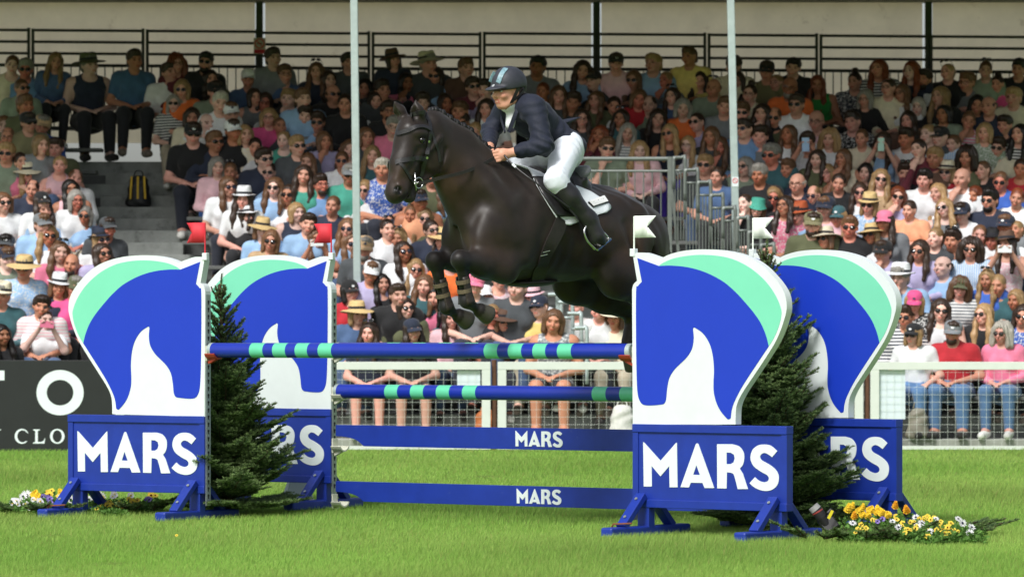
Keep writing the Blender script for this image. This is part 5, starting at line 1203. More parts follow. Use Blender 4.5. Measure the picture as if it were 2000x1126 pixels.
# ------------------------------------------------------------------ who sits where: column, row height, hair, hat, specs, top, sleeve, pose
# hair: style (s short, b bob, l long, u tied, k bun on top, c curly, f thinning, n none) + colour; hat: kind:colour; specs: S dark, G clear, H pushed up
CROWD = '''
24 128 ub - - cream N lap
50 136 sg - S skyblue T lap
108 121 ly - - denim L lap
175 128 sg W:olive - navy N lap
263 119 sd - - steel T lap
345 126 cr - G maroon L lap
332 142 sd - - white T lap
43 173 ub - S sage T lap
50 207 sb - - olive T lap
56 240 sd C:black S khaki T lap
82 246 sg C:tan - blue T lap
7 246 bb - - grey T lap
341 203 bg - S navy= T lap
356 175 by - S orange T lap
15 268 ub - G navy T lap
80 284 by - - grey T lap
108 290 sd - - olive T lap
13 300 sy - S sage T lap
41 317 ud - - pink N lap
54 340 ly W:cream S black N lap
117 323 uy - - lpink N cross
147 349 ub - - white L lap
63 371 ud - - navy L lap
138 371 lk - G lpink N lap
82 396 ld C:black - white T lap
149 392 bg - G white L lap
6 396 bb - S white L lap
86 412 ud - H lblue T lap
166 422 bg - S lblue T lap
84 440 sb C:grey - lblue T lap
95 460 ly - S white T lap
211 446 sd C:dgrey - dgrey T lap
198 468 ly F:navy S white L lap
11 480 sk C:dgrey - black T lap
13 506 sb C:navy - sage T lap
47 525 sg W:straw S lblue* T lap
117 493 lb - H pink T lap
200 496 ld - S lilac T lap
139 517 nd - - white T lap beard
115 560 bb F:white - navy L lap
147 563 sg C:olive - hotpink L lap
81 598 sd - - lpink= T lap
89 625 ud - H white T phone pink
3 578 sg F:cream - dteal L lap
3 655 lk - - black L lap
402 122 sk - S black L lap beard
411 155 ld - - olive T lap
422 180 sd C:black S sage T lap
430 202 sw - - white T lap
485 155 ub C:white - denim T lap
534 114 sd - - grey L lap
556 146 sb - G denim L lap
618 140 lb - H navy L lap
642 157 ld - - dgrey L lap
681 122 sd - - dgrey L lap
497 191 bd - - grey N lap
517 200 bd - G white N lap
564 194 sy - - black N lap
592 194 sb - - lblue L lap
651 185 fd - S black T lap
674 204 ud - - black L lap
525 230 by - G hotpink T lap
450 222 sb C:white G black T lap
375 230 bd - - cream T lap
405 243 fg - - white= L lap
377 262 sd C:black S black T lap
456 256 sd C:white - black T lap
478 263 by - - cream* T lap
420 278 sb - S navy L cross
498 288 ud - - white T lap
547 247 ub - - dgrey T lap
554 275 uy - - teal N lap
581 286 sy - S dgrey T lap
595 226 sd - - grey T lap
620 240 sd - S lblue L lap
633 277 bb - - lilac T chin
683 293 lb - - white* T lap
424 326 bg - - lpink L lap
450 337 ub - H dgrey T lap
516 311 sd - S navy L lap
525 337 ud - S lblue L lap
600 317 lb - - dgrey L lap
593 342 ld - - teal N lap
626 361 sd - G skyblue T cross beard
668 315 ub - S white* T lap
683 342 sg C:grey S teal T lap
727 304 ly - - dteal L lap
747 331 sw - - blue* T lap
446 366 lb - S white T lap
536 366 lb - S lblue L lap
564 381 ud - S white T cross
650 403 ub - - navy T cross
712 372 by - S white L cross
476 390 ld F:white - white* T lap
483 423 bd F:white - black T lap
580 416 by - - navy N lap
602 438 sd - - lblue L lap
512 449 bb W:straw - lblue T lap
529 471 bb - S tan T lap
617 467 lb - H lilac T phone white
679 447 lb - S lblue T lap
685 476 lb - S tan N lap
712 485 sg C:tan - dgrey T lap beard
757 449 ud - H white L lap
778 466 by - H teal N lap
788 492 ld - S white T lap
811 526 ly - S white T lap
725 533 sb C:white - lilac T lap
746 554 lk - - black N lap
778 577 sd - - black T lap
829 558 lb - - dteal L lap
684 570 bk C:black - red L lap
698 614 by W:straw - denim L lap
792 602 bd - S olive L lap
721 651 ld - H navy T lap
806 646 ld C:navy - black T lap
848 582 lk - - pink T lap
880 623 ld - - lpink L lap
829 427 ly - S olive N lap
843 450 ud - S navy T lap
864 470 ld W:straw - navy T lap
819 393 sd C:navy - peach N lap
868 370 lb - S lblue L lap
845 345 sb - - olive L lap
802 420 ub - - white* N lap
927 557 sb C:pink - grey T lap
947 580 by C:white - lilac* T lap
983 628 bb W:brown S tan N lap
1010 563 sb - - dgrey T lap
1041 581 bb F:lpink - white L chin
1053 600 uy C:navy S yellow T lap
1081 628 bb - - grey* N lap
1125 600 uy - - white= T lap
1170 606 ud - - white L lap
1201 620 bb W:cream - cream T lap
962 614 by - - black T lap
975 545 ub - - lpink* N lap
880 508 sb - - orange T lap
768 117 bd W:brown - navy L lap
837 125 sg W:cream - dgrey L lap
850 149 bd - S lblue L lap
911 134 sb - - brown T lap
924 170 sd - S maroon T lap
947 175 sd - - lilac L chin
794 162 lk - - pink L chin
747 177 sd - - dgrey T lap
712 173 lk - - dgrey L lap
734 197 bd - - white T lap
758 218 sd - G black L lap beard
769 248 sg - G pink L lap
825 201 sd - - maroon T lap
870 203 bd - - dgrey L lap
898 218 sb - - brown T lap
902 240 sd - S dgrey T lap
928 261 by - - white T lap
715 268 bb - - dgrey T lap
950 212 ld - - white T lap
1050 131 sk - - grey L lap
1138 138 ld - - lblue L lap
1203 124 sd C:black - lpink T lap
1276 125 sy - - lblue L lap
1158 159 sd C:black - dgrey T lap
1237 157 lb - S black L lap
1300 159 uy - - grey L chin
1060 180 ur - - brown T lap
1091 187 lb - - dgrey L lap
1119 200 sd - - dgrey T lap
1164 196 lb - - olive T lap
1199 207 ud - - white N lap
1248 194 bb - - red T lap
1268 206 ud - - sage T lap
1313 189 ld - H denim T lap
1334 212 bg - - orange T lap
1136 232 ld - G dgrey T lap
1213 232 ld - H dteal T lap
1285 232 ld - - black L lap
1172 263 lr - - maroon L chin
1226 260 lg - - grey= T lap
1308 262 ly - S navy N lap
1186 290 sb - S sage T chin
1249 294 ly - - lpink L lap
1343 284 ly - G white L lap
1389 267 lb - - dgrey T lap
1406 288 lb - - olive* L chin
1377 323 sy - S dgrey T lap
1400 346 ud - - denim T lap
1361 240 ud - S lilac T lap
1346 112 sb - - yellow L lap
1367 158 ld - - tan T lap
1432 130 sd - - cream T lap
1393 173 fd - H sage T lap
1439 160 ld - - tan N lap
1497 140 sd C:black - khaki L lap
1549 132 sk - - black L lap
1516 164 uy - - grey T lap
1542 171 ng - G orange T lap beard
1596 166 lr - - green N lap
1669 161 kd - - navy* T lap
1464 184 kd - G cream T lap
1415 209 sb - - grey T lap
1449 220 sb - S white T lap
1488 222 ld - - black L chin
1512 229 ub - S olive N lap
1555 205 sd - S white L lap
1594 237 nd - G lpink L lap
1665 240 sd - - black* L lap
1454 253 sd - S skyblue L lap
1484 267 sd - - grey T lap
1540 263 lb - - white T lap
1576 280 sd - - white T phone lblue
1620 272 cy - - white T lap
1716 135 lr - - navy= L lap
1780 140 lr - - navy T lap
1804 155 sd - - white L lap beard
1851 142 uy - H black T lap
1888 161 sb - G grey T lap
1925 138 ub - H sage T lap
1990 135 sk - - black L lap
1948 165 kd - - hotpink L lap
1735 172 ud - G cream L lap
1761 183 lb - G white T lap
1690 194 bg - G black L lap
1793 209 bw - - black T lap
1836 189 ly - - black L lap
1843 224 bk - - sage T lap
1908 206 lk - - tan T lap
1931 209 fd - - navy T lap
1979 191 sy - - cream L lap
1774 237 ld - - brown T lap
1769 271 sd - - white T lap
1813 263 uy - - dgrey T lap
1836 269 sd C:black - lblue| T lap
1892 237 ub - - pink= N chin
1923 260 by - - sage* T lap
1961 245 sd - - black T lap
1992 262 lk - - black= L lap
1683 271 ub - - cream L lap
1724 278 ld - - lblue N phone mint
1862 282 ub - - tan T lap
1949 288 sd - S cream L lap
1794 292 ud - - maroon L chin
1506 303 sg - S dteal L lap
1455 327 bg - S sage T lap
1483 342 sg - - black T lap
1538 331 sb - - navy L lap
1596 311 ld - - olive L lap
1616 340 ly - G lblue T lap
1647 311 lb - - cream N chin
1690 338 lk - - sage T lap
1720 350 ly - S tan N lap
1557 360 fw - G navy L lap
1638 358 ud - - black L lap
1589 382 uy - S white T lap
1510 385 by - S black T lap
1679 376 ld - S white* T lap
1455 399 ud - - black L chin
1479 407 bb K:teal G black T lap
1534 403 ld - G pink* T lap
1612 407 sb C:navy - lpink T lap
1698 401 by F:straw S lblue* T lap
1561 421 sd F:rust - lblue L lap
1587 438 sd C:khaki - olive T lap beard
1636 425 ly C:dteal - grey N lap
1659 444 sb - S black T lap
1728 434 ld C:pink - grey L lap
1702 460 by W:straw S white T lap
1612 468 bb W:cream S white T lap
1724 493 sd C:black - lilac L chin
1768 339 sd - H black T lap
1805 352 sk - - white L lap
1825 309 sy - - brown T lap
1888 307 cd - - olive N lap
1849 337 by F:cream S red T lap
1878 350 ng - - white T chin
1919 333 ub - - black T lap
1994 329 ud - - red N lap
1954 356 ub - S blue L lap
1753 384 br - S lilac T chin
1831 378 ly - - white N lap
1845 407 ly - S grey N lap
1903 384 br - - white T lap
1933 392 sk - S navy L lap beard
1986 388 ur - - white L lap
1776 411 ud - - peach T cross
1878 417 sd C:navy - white* T lap
1964 441 sb C:navy - grey T lap
1986 450 uy - - white T lap
1827 466 uy - - dgrey T lap
1860 470 sd - H navy N lap
1939 470 ly F:black - black T lap
1913 460 ub - - white T lap
1796 490 ld - S lilac L lap
1896 486 cd - S lblue| L lap
1966 478 ld F:brown - lpink* N phone white
1757 543 sg F:white - lblue L chin
1841 522 fd - - lblue L lap
1875 563 cb C:olive - grey= L lap
1786 591 by C:hotpink - black* T lap
1928 546 ly - H blue T lap
1949 558 uy - - dteal T lap
1983 587 ly - - white* L lap
1837 606 ld - S white N lap
1921 615 ly - S black L lap
1770 620 sd - S navy= L lap
1784 654 by C:black S white T knees
1861 649 sd C:grey - red T lap beard
1957 651 cw - S pink L lap
1997 618 bd - S blue* T lap
'''
CC = dict(white=(226,228,230), navy=(34,42,62), black=(24,24,27), grey=(120,124,128), dgrey=(66,70,74), lblue=(146,180,216), skyblue=(112,150,196), blue=(58,96,180), steel=(62,96,130), denim=(74,100,140), teal=(70,160,140), dteal=(50,90,96), green=(40,130,60), olive=(86,90,62), khaki=(120,116,84), sage=(136,150,130), pink=(222,120,150), hotpink=(222,84,140), lpink=(226,184,192), lilac=(180,172,208), red=(172,32,44), maroon=(100,34,48), orange=(224,110,48), peach=(240,170,130), yellow=(234,210,126), cream=(222,212,186), tan=(186,156,120), brown=(96,70,56), straw=(206,178,124), rust=(184,90,52), mint=(170,214,200))
CN = dict(dgrey='dark grey', lblue='light blue', skyblue='sky blue', steel='steel blue', denim='denim blue', dteal='dark teal', hotpink='bright pink', lpink='pale pink', rust='rust orange', khaki='khaki')
HC = dict(k=(24,20,18), d=(52,38,30), b=(104,74,52), y=(152,122,84), g=(132,128,122), w=(184,178,166), r=(116,58,34))
ORD = ['first','second','third','fourth','fifth','sixth','seventh','eighth','ninth','tenth','eleventh','twelfth','thirteenth','fourteenth','fifteenth','sixteenth','seventeenth','eighteenth']
PEOPLE = []
for ln in CROWD.split('\n'):
    f = ln.split()
    if len(f) >= 8: PEOPLE.append(dict(px=float(f[0]), py=float(f[1]), hair=f[2], hat=f[3], sp=f[4], col=f[5], sl=f[6], pose=f[7], ex=f[8:]))
# choose a row for each by the height of the head, keeping neighbours apart
placed = {r: [] for r in range(NROW)}; rp0 = random.Random(3)
for p in sorted(PEOPLE, key=lambda p: -p['py']):
    best = None; small = rp0.uniform(.92, 1.02)*(.98 if p['hair'][0] not in 'sfn' else 1.03)
    for r in range(NROW):
        D = D0+DR*r-.11; z = EYE-(p['py']-HOR)*D/F; sc = small if r else .94; x = (p['px']-1000)*D/F; dz = z-(floor_z(r)+HZ*sc)
        gap = min([abs(x-q) for q in placed[r]] or [9]); cost = abs(dz)+max(0, .42-gap)*.45
        if best is None or cost < best[0]: best = (cost, r, sc, x, dz)
    _, p['r'], p['sc'], p['x'], p['dz'] = best; placed[p['r']].append(p['x'])
    if p['r'] == 0: p['sc'] += p['dz']/HZ; p['dz'] = 0
def sect(px): return 0 if px < 245 else 1 if px < 693 else 2 if px < 1431 else 3
SEC = ['from picture left','right of stairs','right of left pole','right of right pole']
order = {}
for p in sorted(PEOPLE, key=lambda p: p['px']):
    k = (p['r'], sect(p['px'])); order[k] = order.get(k, 0)+1; p['n'] = order[k]
def words(p):
    col = p['col']; pat = ''
    if col[-1] in '*=|': pat = {'*':'patterned','=':'striped','|':'pinstriped'}[col[-1]]; col = col[:-1]
    col = CN.get(col, col); slv = dict(L='', T='', N='sleeveless')[p['sl']]
    s = 'person in '+' '.join(x for x in (col, pat, slv, 'top') if x); ext = []
    if p['hat'] != '-':
        k, hc = p['hat'].split(':'); ext.append(CN.get(hc, hc)+{'C':' cap','F':' hat','W':' hat','K':' bucket hat'}[k])
    if p['sp'] == 'S': ext.append('sunglasses')
    if p['sp'] == 'G': ext.append('glasses')
    if p['pose'] == 'phone': ext.append('raised phone')
    elif p['pose'] == 'chin' and len(ext) < 2: ext.append('hand raised')
    elif p['pose'] == 'cross' and len(ext) < 2: ext.append('arms crossed')
    if ext: s += ', '+' and '.join(ext[:2])
    row = 'front row' if p['r'] == 0 else 'top row' if p['r'] == NROW-1 else 'row %s from front' % ORD[p['r']]
    row = 'front row' if p['r'] == 0 else 'top row' if p['r'] == NROW-1 else ORD[p['r']]+' row'
    if len((s+row+' '+ORD[p['n']-1]+' '+SEC[sect(p['px'])]).split()) > 15: s = s.replace(' and ', ', ').replace('patterned ', '').replace('sleeveless ', '')
    return '%s, %s, %s %s' % (s, row, ORD[p['n']-1], SEC[sect(p['px'])])
rp = random.Random(11)
def tint(c, a=.06):
    k = 1+rp.uniform(-a, a)*2; return tuple(max(0, min(1, x*k)) for x in S(c))
for p in PEOPLE:
    r = p['r']; y0 = D0+DR*r; hi_ = rp.choice((0,0,2,3)) if p['px'] > 1000 else rp.choice((1,1,3,0))
    facing = math.atan2(p['x'], 17)*-.8+rp.uniform(-.12,.12) if p['pose'] != 'phone' else math.atan2(p['x'], 17)*-.6
    me = BODY[p['pose'], hi_]; o = bpy.data.objects.new('person', me); COL.objects.link(o)
    o.location = (p['x'], y0, floor_z(r)+p['dz']); o.rotation_euler = (rp.uniform(-.05,.04) if r else 0, rp.uniform(-.07,.07) if r else 0, facing); sc = p['sc']
    # keep the head where it is seen when the body turns
    hx_ = np.array(o.rotation_euler.to_matrix())@np.array((0,-.115,HZ))*sc; o.location.x -= hx_[0]; o.location.y += -.115*sc-hx_[1]; o.location.z += HZ*sc-hx_[2]
    wd = rp.uniform(.95,1.08)*(1.06 if p['hair'][0] in 'sfn' else .97); o.scale = (sc*wd, sc, sc)
    sk = rp.choice([(228,176,156),(234,188,170),(220,164,142),(212,152,128),(230,170,154),(200,140,112)]); 
    if p['hair'][1] == 'k' and rp.random() < .3: sk = (164,112,82)
    elif rp.random() < .2: sk = rp.choice([(210,132,112),(188,124,94),(236,196,182)])
    o.color = (*(c_*.86 for c_ in tint(sk, .10)), 1); tag(o, words(p), 'person', 'spectators in the stand')
    def child(name, me_, col, mx=None):
        c_ = bpy.data.objects.new(name, me_); COL.objects.link(c_); c_.parent = o; c_.color = (*col, 1)
        if mx is not None: c_.matrix_local = mx
        return c_
    col = p['col']; m_ = 'cotton'
    if col[-1] in '*=|': m_ = {'*':'floral','=':'striped','|':'pinstriped'}[col[-1]]; col = col[:-1]
    child('top', variant(SHIRT[p['pose'], p['sl']], m_), tint(CC[col]))
    tr_ = rp.choice([(60,80,112),(40,44,54),(30,30,34),(170,160,140),(74,96,130),(36,40,52)])
    if p['px'] > 1750 and r == 0: tr_ = (84,118,158)
    if r == NROW-1: tr_ = (34,36,42)
    short = (r == 0 and 650 < p['px'] < 1240)
    child('trousers', LEGW['short' if short else 'long'], tint(tr_ if r else (38,40,48) if short else tr_))
    if r <= 1 or r == NROW-1 or 300 < p['px'] < 470:
        shc = rp.choice([(220,220,214),(40,38,36),(120,110,100)])
        for k in (0,1): child('shoe', SHOE[k], tint(shc))
    c0, M0 = head_at(HEADYAW[hi_]); mx = Matrix.Translation(Vector(c0)) @ Matrix([list(row) for row in M0]).to_4x4()
    st_, hc = p['hair'][0], HC[p['hair'][1]]; jit = Matrix.Diagonal((rp.uniform(.97,1.04), rp.uniform(.97,1.05), rp.uniform(.95,1.06), 1))
    if st_ != 'n': child('hair', HAIR[st_], tint(hc, .14), mx@jit)
    if 'beard' in p['ex']: child('beard', BEARD, tint(HC['g'] if p['hair'][1] == 'g' else hc), mx)
    if p['hat'] != '-':
        k, c_ = p['hat'].split(':'); tilt = Matrix.Rotation(rp.uniform(-.08,.10), 4, 'X') @ Matrix.Rotation(rp.uniform(-.06,.06), 4, 'Y')
        if k == 'C':
            h = child('cap', CAP, tint(CC[c_]), mx@tilt)
            if rp.random() < .45:
                g_ = bpy.data.objects.new('cap_logo', LOGO); COL.objects.link(g_); g_.parent = h; g_.location = (0,-.090,.066); g_.rotation_euler = (R(-14),0,0); g_.color = (*(S((228,230,230)) if sum(CC[c_]) < 420 else S((60,64,80))), 1)
        else:
            h = child('hat', HATS[k][0], tint(CC[c_]), mx@tilt)
            if k != 'K':
                g_ = bpy.data.objects.new('hat_band', HATS[k][1]); COL.objects.link(g_); g_.parent = h; g_.color = (*S((34,34,42)), 1)
    if p['sp'] == 'S': child('sunglasses', SHADES, rp.choice([(.006,.006,.007),(.012,.008,.006),(.01,.012,.03),(.006,.006,.007)]), mx)
    if p['px'] in (1308.,1512.): o.children[-1].color = (.12,.06,.6,1)
    if p['px'] in (420.,516.): o.children[-1].color = (.05,.15,.45,1)
    if p['sp'] == 'G': child('glasses', GLASSES, (.02,.015,.012), mx)
    if p['sp'] == 'H': child('sunglasses', SHADES, (.008,.008,.009), mx @ Matrix.Translation((0,.012,.085)) @ Matrix.Rotation(R(-38),4,'X'))
    if p['pose'] == 'phone':
        q = bpy.data.objects.new('phone', PHONE); COL.objects.link(q); q.color = (*S(CC[p['ex'][0]]), 1)
        q.matrix_world = o.matrix_basis @ Matrix.Translation((0,-.425,1.075)) @ Matrix.Rotation(R(90),4,'Y') if p['ex'][0] in ('pink','white') else o.matrix_basis @ Matrix.Translation((0,-.425,1.08))
        tag(q, '%s phone held up by the person in %s, %s' % (CN.get(p['ex'][0], p['ex'][0]), CN.get(p['col'].strip('*=|'), p['col'].strip('*=|')), words(p).split(', ')[-2]), 'phone', 'phones held up in the crowd')
# ------------------------------------------------------------------ firs, flower beds and small things
def leafmat(name, rough=.6, trans=.25):
    m_ = bpy.data.materials.new(name); m_.use_nodes = True; t = m_.node_tree; b = t.nodes['Principled BSDF']; b.inputs['Roughness'].default_value = rough; b.inputs['Specular IOR Level'].default_value = .25
    a = t.nodes.new('ShaderNodeAttribute'); a.attribute_name = 'tint'; t.links.new(a.outputs['Color'], b.inputs['Base Color'])
    if trans:
        tr = t.nodes.new('ShaderNodeBsdfTranslucent'); t.links.new(a.outputs['Color'], tr.inputs['Color']); ms = t.nodes.new('ShaderNodeMixShader'); ms.inputs[0].default_value = trans
        t.links.new(b.outputs[0], ms.inputs[1]); t.links.new(tr.outputs[0], ms.inputs[2]); t.links.new(ms.outputs[0], t.nodes['Material Output'].inputs[0])
    return m_
needle_m, petal_m = leafmat('needles', .5, .1), leafmat('petals', .7, .3)
def trimesh(name, V, C, m_):     # V (n,3,3) triangles, C (n,3) colours
    n = len(V); me = bpy.data.meshes.new(name); me.vertices.add(n*3); me.vertices.foreach_set('co', V.astype(np.float32).ravel())
    me.loops.add(n*3); me.loops.foreach_set('vertex_index', np.arange(n*3, dtype=np.int32)); me.polygons.add(n); me.polygons.foreach_set('loop_start', np.arange(0, n*3, 3, dtype=np.int32)); me.update(calc_edges=True)
    at_ = me.color_attributes.new('tint', 'FLOAT_COLOR', 'POINT'); at_.data.foreach_set('color', np.concatenate([np.repeat(C,3,0), np.ones((n*3,1))], 1).astype(np.float32).ravel()); me.materials.append(m_); return me
DK, LT, TIP = np.array(S((52,76,46))), np.array(S((128,152,92))), np.array(S((112,124,78)))
def spray(r_, a, b, up, nl=.023, step=.0048, tipcol=.5):   # needles along a twig from a to b
    a, b = np.array(a), np.array(b); L_ = np.linalg.norm(b-a); d = (b-a)/L_; sd = np.cross(d, up); sd /= np.linalg.norm(sd)+1e-9; u_ = np.cross(sd, d); n = max(4, int(L_/step))
    t = np.repeat(np.arange(n)/n, 3); k = np.tile(np.arange(3), n); ang = np.where(k == 0, R(12), np.where(k == 1, R(168), R(90)))+r_.normal(0, .45, n*3)
    dirn = d*.62+np.cos(ang)[:,None]*sd+np.sin(ang)[:,None]*u_*.8; dirn /= np.linalg.norm(dirn, axis=1)[:,None]
    base = a+d*L_*t[:,None]; ln = nl*(.8+.5*r_.random(n*3))*(1-.35*t); perp = np.cross(dirn, r_.normal(0,1,(n*3,3))); perp /= np.linalg.norm(perp, axis=1)[:,None]
    V = np.stack([base-perp*.0026, base+perp*.0026, base+dirn*ln[:,None]], 1)
    f = np.clip(t*tipcol+r_.normal(0,.15,n*3), 0, 1)[:,None]; C = DK*(1-f)+LT*f; C = C*(.75+.5*r_.random((n*3,1)))
    return V, C
def bough(r_, P, d, L_, Vs, Cs, W, shoots=1.0, up=np.array((0,0,1.))):
    d = d/np.linalg.norm(d); n = max(3, int(L_/.034)); prev = np.array(P); side = np.cross(d, up); side /= np.linalg.norm(side)
    pts = [prev]
    for i in range(1, n+1):
        t = i/n; q = np.array(P)+d*L_*t+up*(.10*L_*t*t-.05*L_*t)+r_.normal(0,.004,3); pts.append(q)
        V, C = spray(r_, prev, q, up, tipcol=.3+.5*t); Vs.append(V); Cs.append(C)
        if i < n:
            for s in (1,-1):
                tl_ = L_*.50*(1-t*.85)*r_.uniform(.65,1.1)
                if tl_ > .02:
                    dd = d*.75+side*s*.75+up*r_.uniform(-.05,.16); dd /= np.linalg.norm(dd); V, C = spray(r_, q, q+dd*tl_, up, tipcol=.8); Vs.append(V); Cs.append(C)
                    if tl_ > .09:
                        for s2 in (1,-1):
                            for t2 in (.35,.65):
                                d2 = dd*.8+np.cross(dd, up)*s2*.6+up*.05; V, C = spray(r_, q+dd*tl_*t2, q+dd*tl_*t2+d2*tl_*.38, up, tipcol=.9); Vs.append(V); Cs.append(C)
        prev = q
    W.tube([Vector(p) for p in pts], [.006*(1-.8*i/len(pts))+.0012 for i in range(len(pts))], 5, cap=False)
def fir(P, H, Rb, lean, seed, label):
    r_ = np.random.default_rng(seed); o = empty('fir_tree', P); tag(o, label, 'fir tree', 'cut firs standing at the jump')
    tk = MB(); ax = lambda z: np.array((lean[0]*(z/H), lean[1]*(z/H), z))
    tk.tube([Vector(ax(z)) for z in np.linspace(0, H*.97, 12)], [.032*(1-z/H)+.006 for z in np.linspace(0, H*.97, 12)], 8); tk.build('trunk', MATS['bark'], o, smooth=True)
    Vs, Cs, Wd = [], [], MB(); z = .05
    while z < H*.93:
        f = z/H; n = 11 if f < .35 else 9 if f < .65 else 6; ph0 = r_.uniform(0, 6.28)
        for k in range(n):
            a = ph0+k*2*math.pi/n+r_.normal(0,.25); L_ = max(.10, Rb*(1-f)**.82*r_.choice((.5,.7,.8,.9,1.0,1.1,1.25))); el = .26+.70*f**1.3+r_.normal(0,.12) if z > .12 else .08
            bough(r_, ax(z), np.array((math.cos(a)*math.cos(el), math.sin(a)*math.cos(el), math.sin(el))), L_, Vs, Cs, Wd)
        z += .074*(1-.30*f)
    for k in range(4): bough(r_, ax(H*.90), np.array((.35*math.cos(k*1.57+.4), .35*math.sin(k*1.57+.4), .85)), .11, Vs, Cs, Wd)
    bough(r_, ax(H*.93), np.array((.02,.0,1.)), H*.08, Vs, Cs, Wd, up=np.array((1,0,0.)))
    V = np.concatenate(Vs); C = np.concatenate(Cs); print('fir', len(V))
    obj('crown', trimesh('crown', V, C, needle_m), o); Wd.build('boughs', MATS['bark'], o); return o
fir(Vector((at(446,650,30.15).x, 30.15, ground_z(30.1))), 1.68, .60, (-.06,-.02), 31, 'dark green fir tree between the two left wings')
fir(Vector((at(1512,650,28.3).x, 28.3, 0)), 1.90, .66, (-.06,.02), 47, 'dark green fir tree between the two right wings')
def fir_branch(P, az, L_, seed, label):
    r_ = np.random.default_rng(seed); o = empty('fir_branch', P); tag(o, label, 'fir branch', 'cut fir branches edging the flower beds'); Vs, Cs, Wd = [], [], MB()
    bough(r_, np.array((0,0,.05)), np.array((math.cos(az), math.sin(az), r_.uniform(.05,.30))), L_, Vs, Cs, Wd); bough(r_, np.array((0,0,.03)), np.array((math.cos(az+.7), math.sin(az+.7), r_.uniform(.1,.4))), L_*.7, Vs, Cs, Wd); bough(r_, np.array((0,0,.03)), np.array((math.cos(az-.7), math.sin(az-.7), .3)), L_*.6, Vs, Cs, Wd)
    obj('needles', trimesh('needles', np.concatenate(Vs), np.concatenate(Cs), needle_m), o); Wd.build('stem', MATS['bark'], o)
# flower heads
def rosette(r_, n, rad, wid, cup, col, col2, centre, layers=1):
    V, C = [], []
    for l in range(layers):
        f = 1-l/layers*.75
        for k in range(n):
            a = 2*math.pi*(k+.5*l)/n+r_.normal(0,.08); u_ = np.array((math.cos(a), math.sin(a), 0)); s_ = np.array((-math.sin(a), math.cos(a), 0)); z0 = .004*l*layers
            p0 = np.array((0,0,z0)); p1 = u_*rad*f*.65+np.array((0,0,cup*.5+z0+l*rad*.16)); p2 = u_*rad*f+np.array((0,0,cup+z0+l*rad*.14)); w_ = wid*f
            V += [[p0, p1-s_*w_, p1+s_*w_], [p1-s_*w_, p2, p1+s_*w_]]; cc = np.array(col)*(.8+.4*r_.random()) if (k+l) % 2 else np.array(col2)*(.8+.4*r_.random()); C += [cc, cc]
    if centre is not None:
        for k in range(8):
            a, b = 2*math.pi*k/8, 2*math.pi*(k+1)/8; rr = rad*.26; V.append([(0,0,.008+cup*.5), (rr*math.cos(a),rr*math.sin(a),.003+cup*.3), (rr*math.cos(b),rr*math.sin(b),.003+cup*.3)]); C.append(centre)
    return trimesh('flower', np.array(V), np.array(C), petal_m)
rf_ = np.random.default_rng(5); Y1, Y2, OR = S((250,226,80)), S((246,208,50)), S((236,150,40)); WH, W2_ = S((238,238,236)), S((222,222,228)); PU = S((110,92,170))
FL_ = {'m': [rosette(rf_, 12, .034, .010, .006, Y1, Y2, None, 4) for _ in range(2)], 'o': [rosette(rf_, 12, .036, .010, .006, OR, Y2, None, 4)], 'd': [rosette(rf_, 14, .036, .0055, .004, WH, W2_, np.array(S((40,40,66)))) for _ in range(2)], 'p': [rosette(rf_, 5, .024, .013, .003, Y1, S((248,216,90)), np.array(S((120,60,20)))) for _ in range(2)], 'v': [rosette(rf_, 5, .022, .012, .003, PU, S((150,132,196)), np.array(S((60,40,90))))], 'w': [rosette(rf_, 5, .024, .013, .003, WH, W2_, np.array(S((230,200,70))))]}
KIND = dict(m='marigold_plant', o='marigold_plant', d='daisy_plant', p='pansy_plant', v='violet_plant', w='pansy_plant')
def foliage(r_, rad, h, n, col):
    a = r_.random(n)*6.28; rr = rad*np.sqrt(r_.random(n)); z = h*r_.random(n)*(1-.4*rr/rad); P = np.stack([np.cos(a)*rr, np.sin(a)*rr, z], 1); d = r_.normal(0,1,(n,3)); d[:,2] = np.abs(d[:,2])*.6; d /= np.linalg.norm(d, axis=1)[:,None]
    s_ = np.cross(d, r_.normal(0,1,(n,3))); s_ /= np.linalg.norm(s_, axis=1)[:,None]; L_ = .030*(.6+.8*r_.random((n,1))); w_ = L_*.28
    V = np.concatenate([np.stack([P, P+d*L_*.5+s_*w_, P+d*L_], 1), np.stack([P, P+d*L_, P+d*L_*.5-s_*w_], 1)]); c_ = np.array(S(col))*(.5+.9*r_.random((n,1))); return trimesh('foliage', V, np.concatenate([c_, c_]), petal_m)
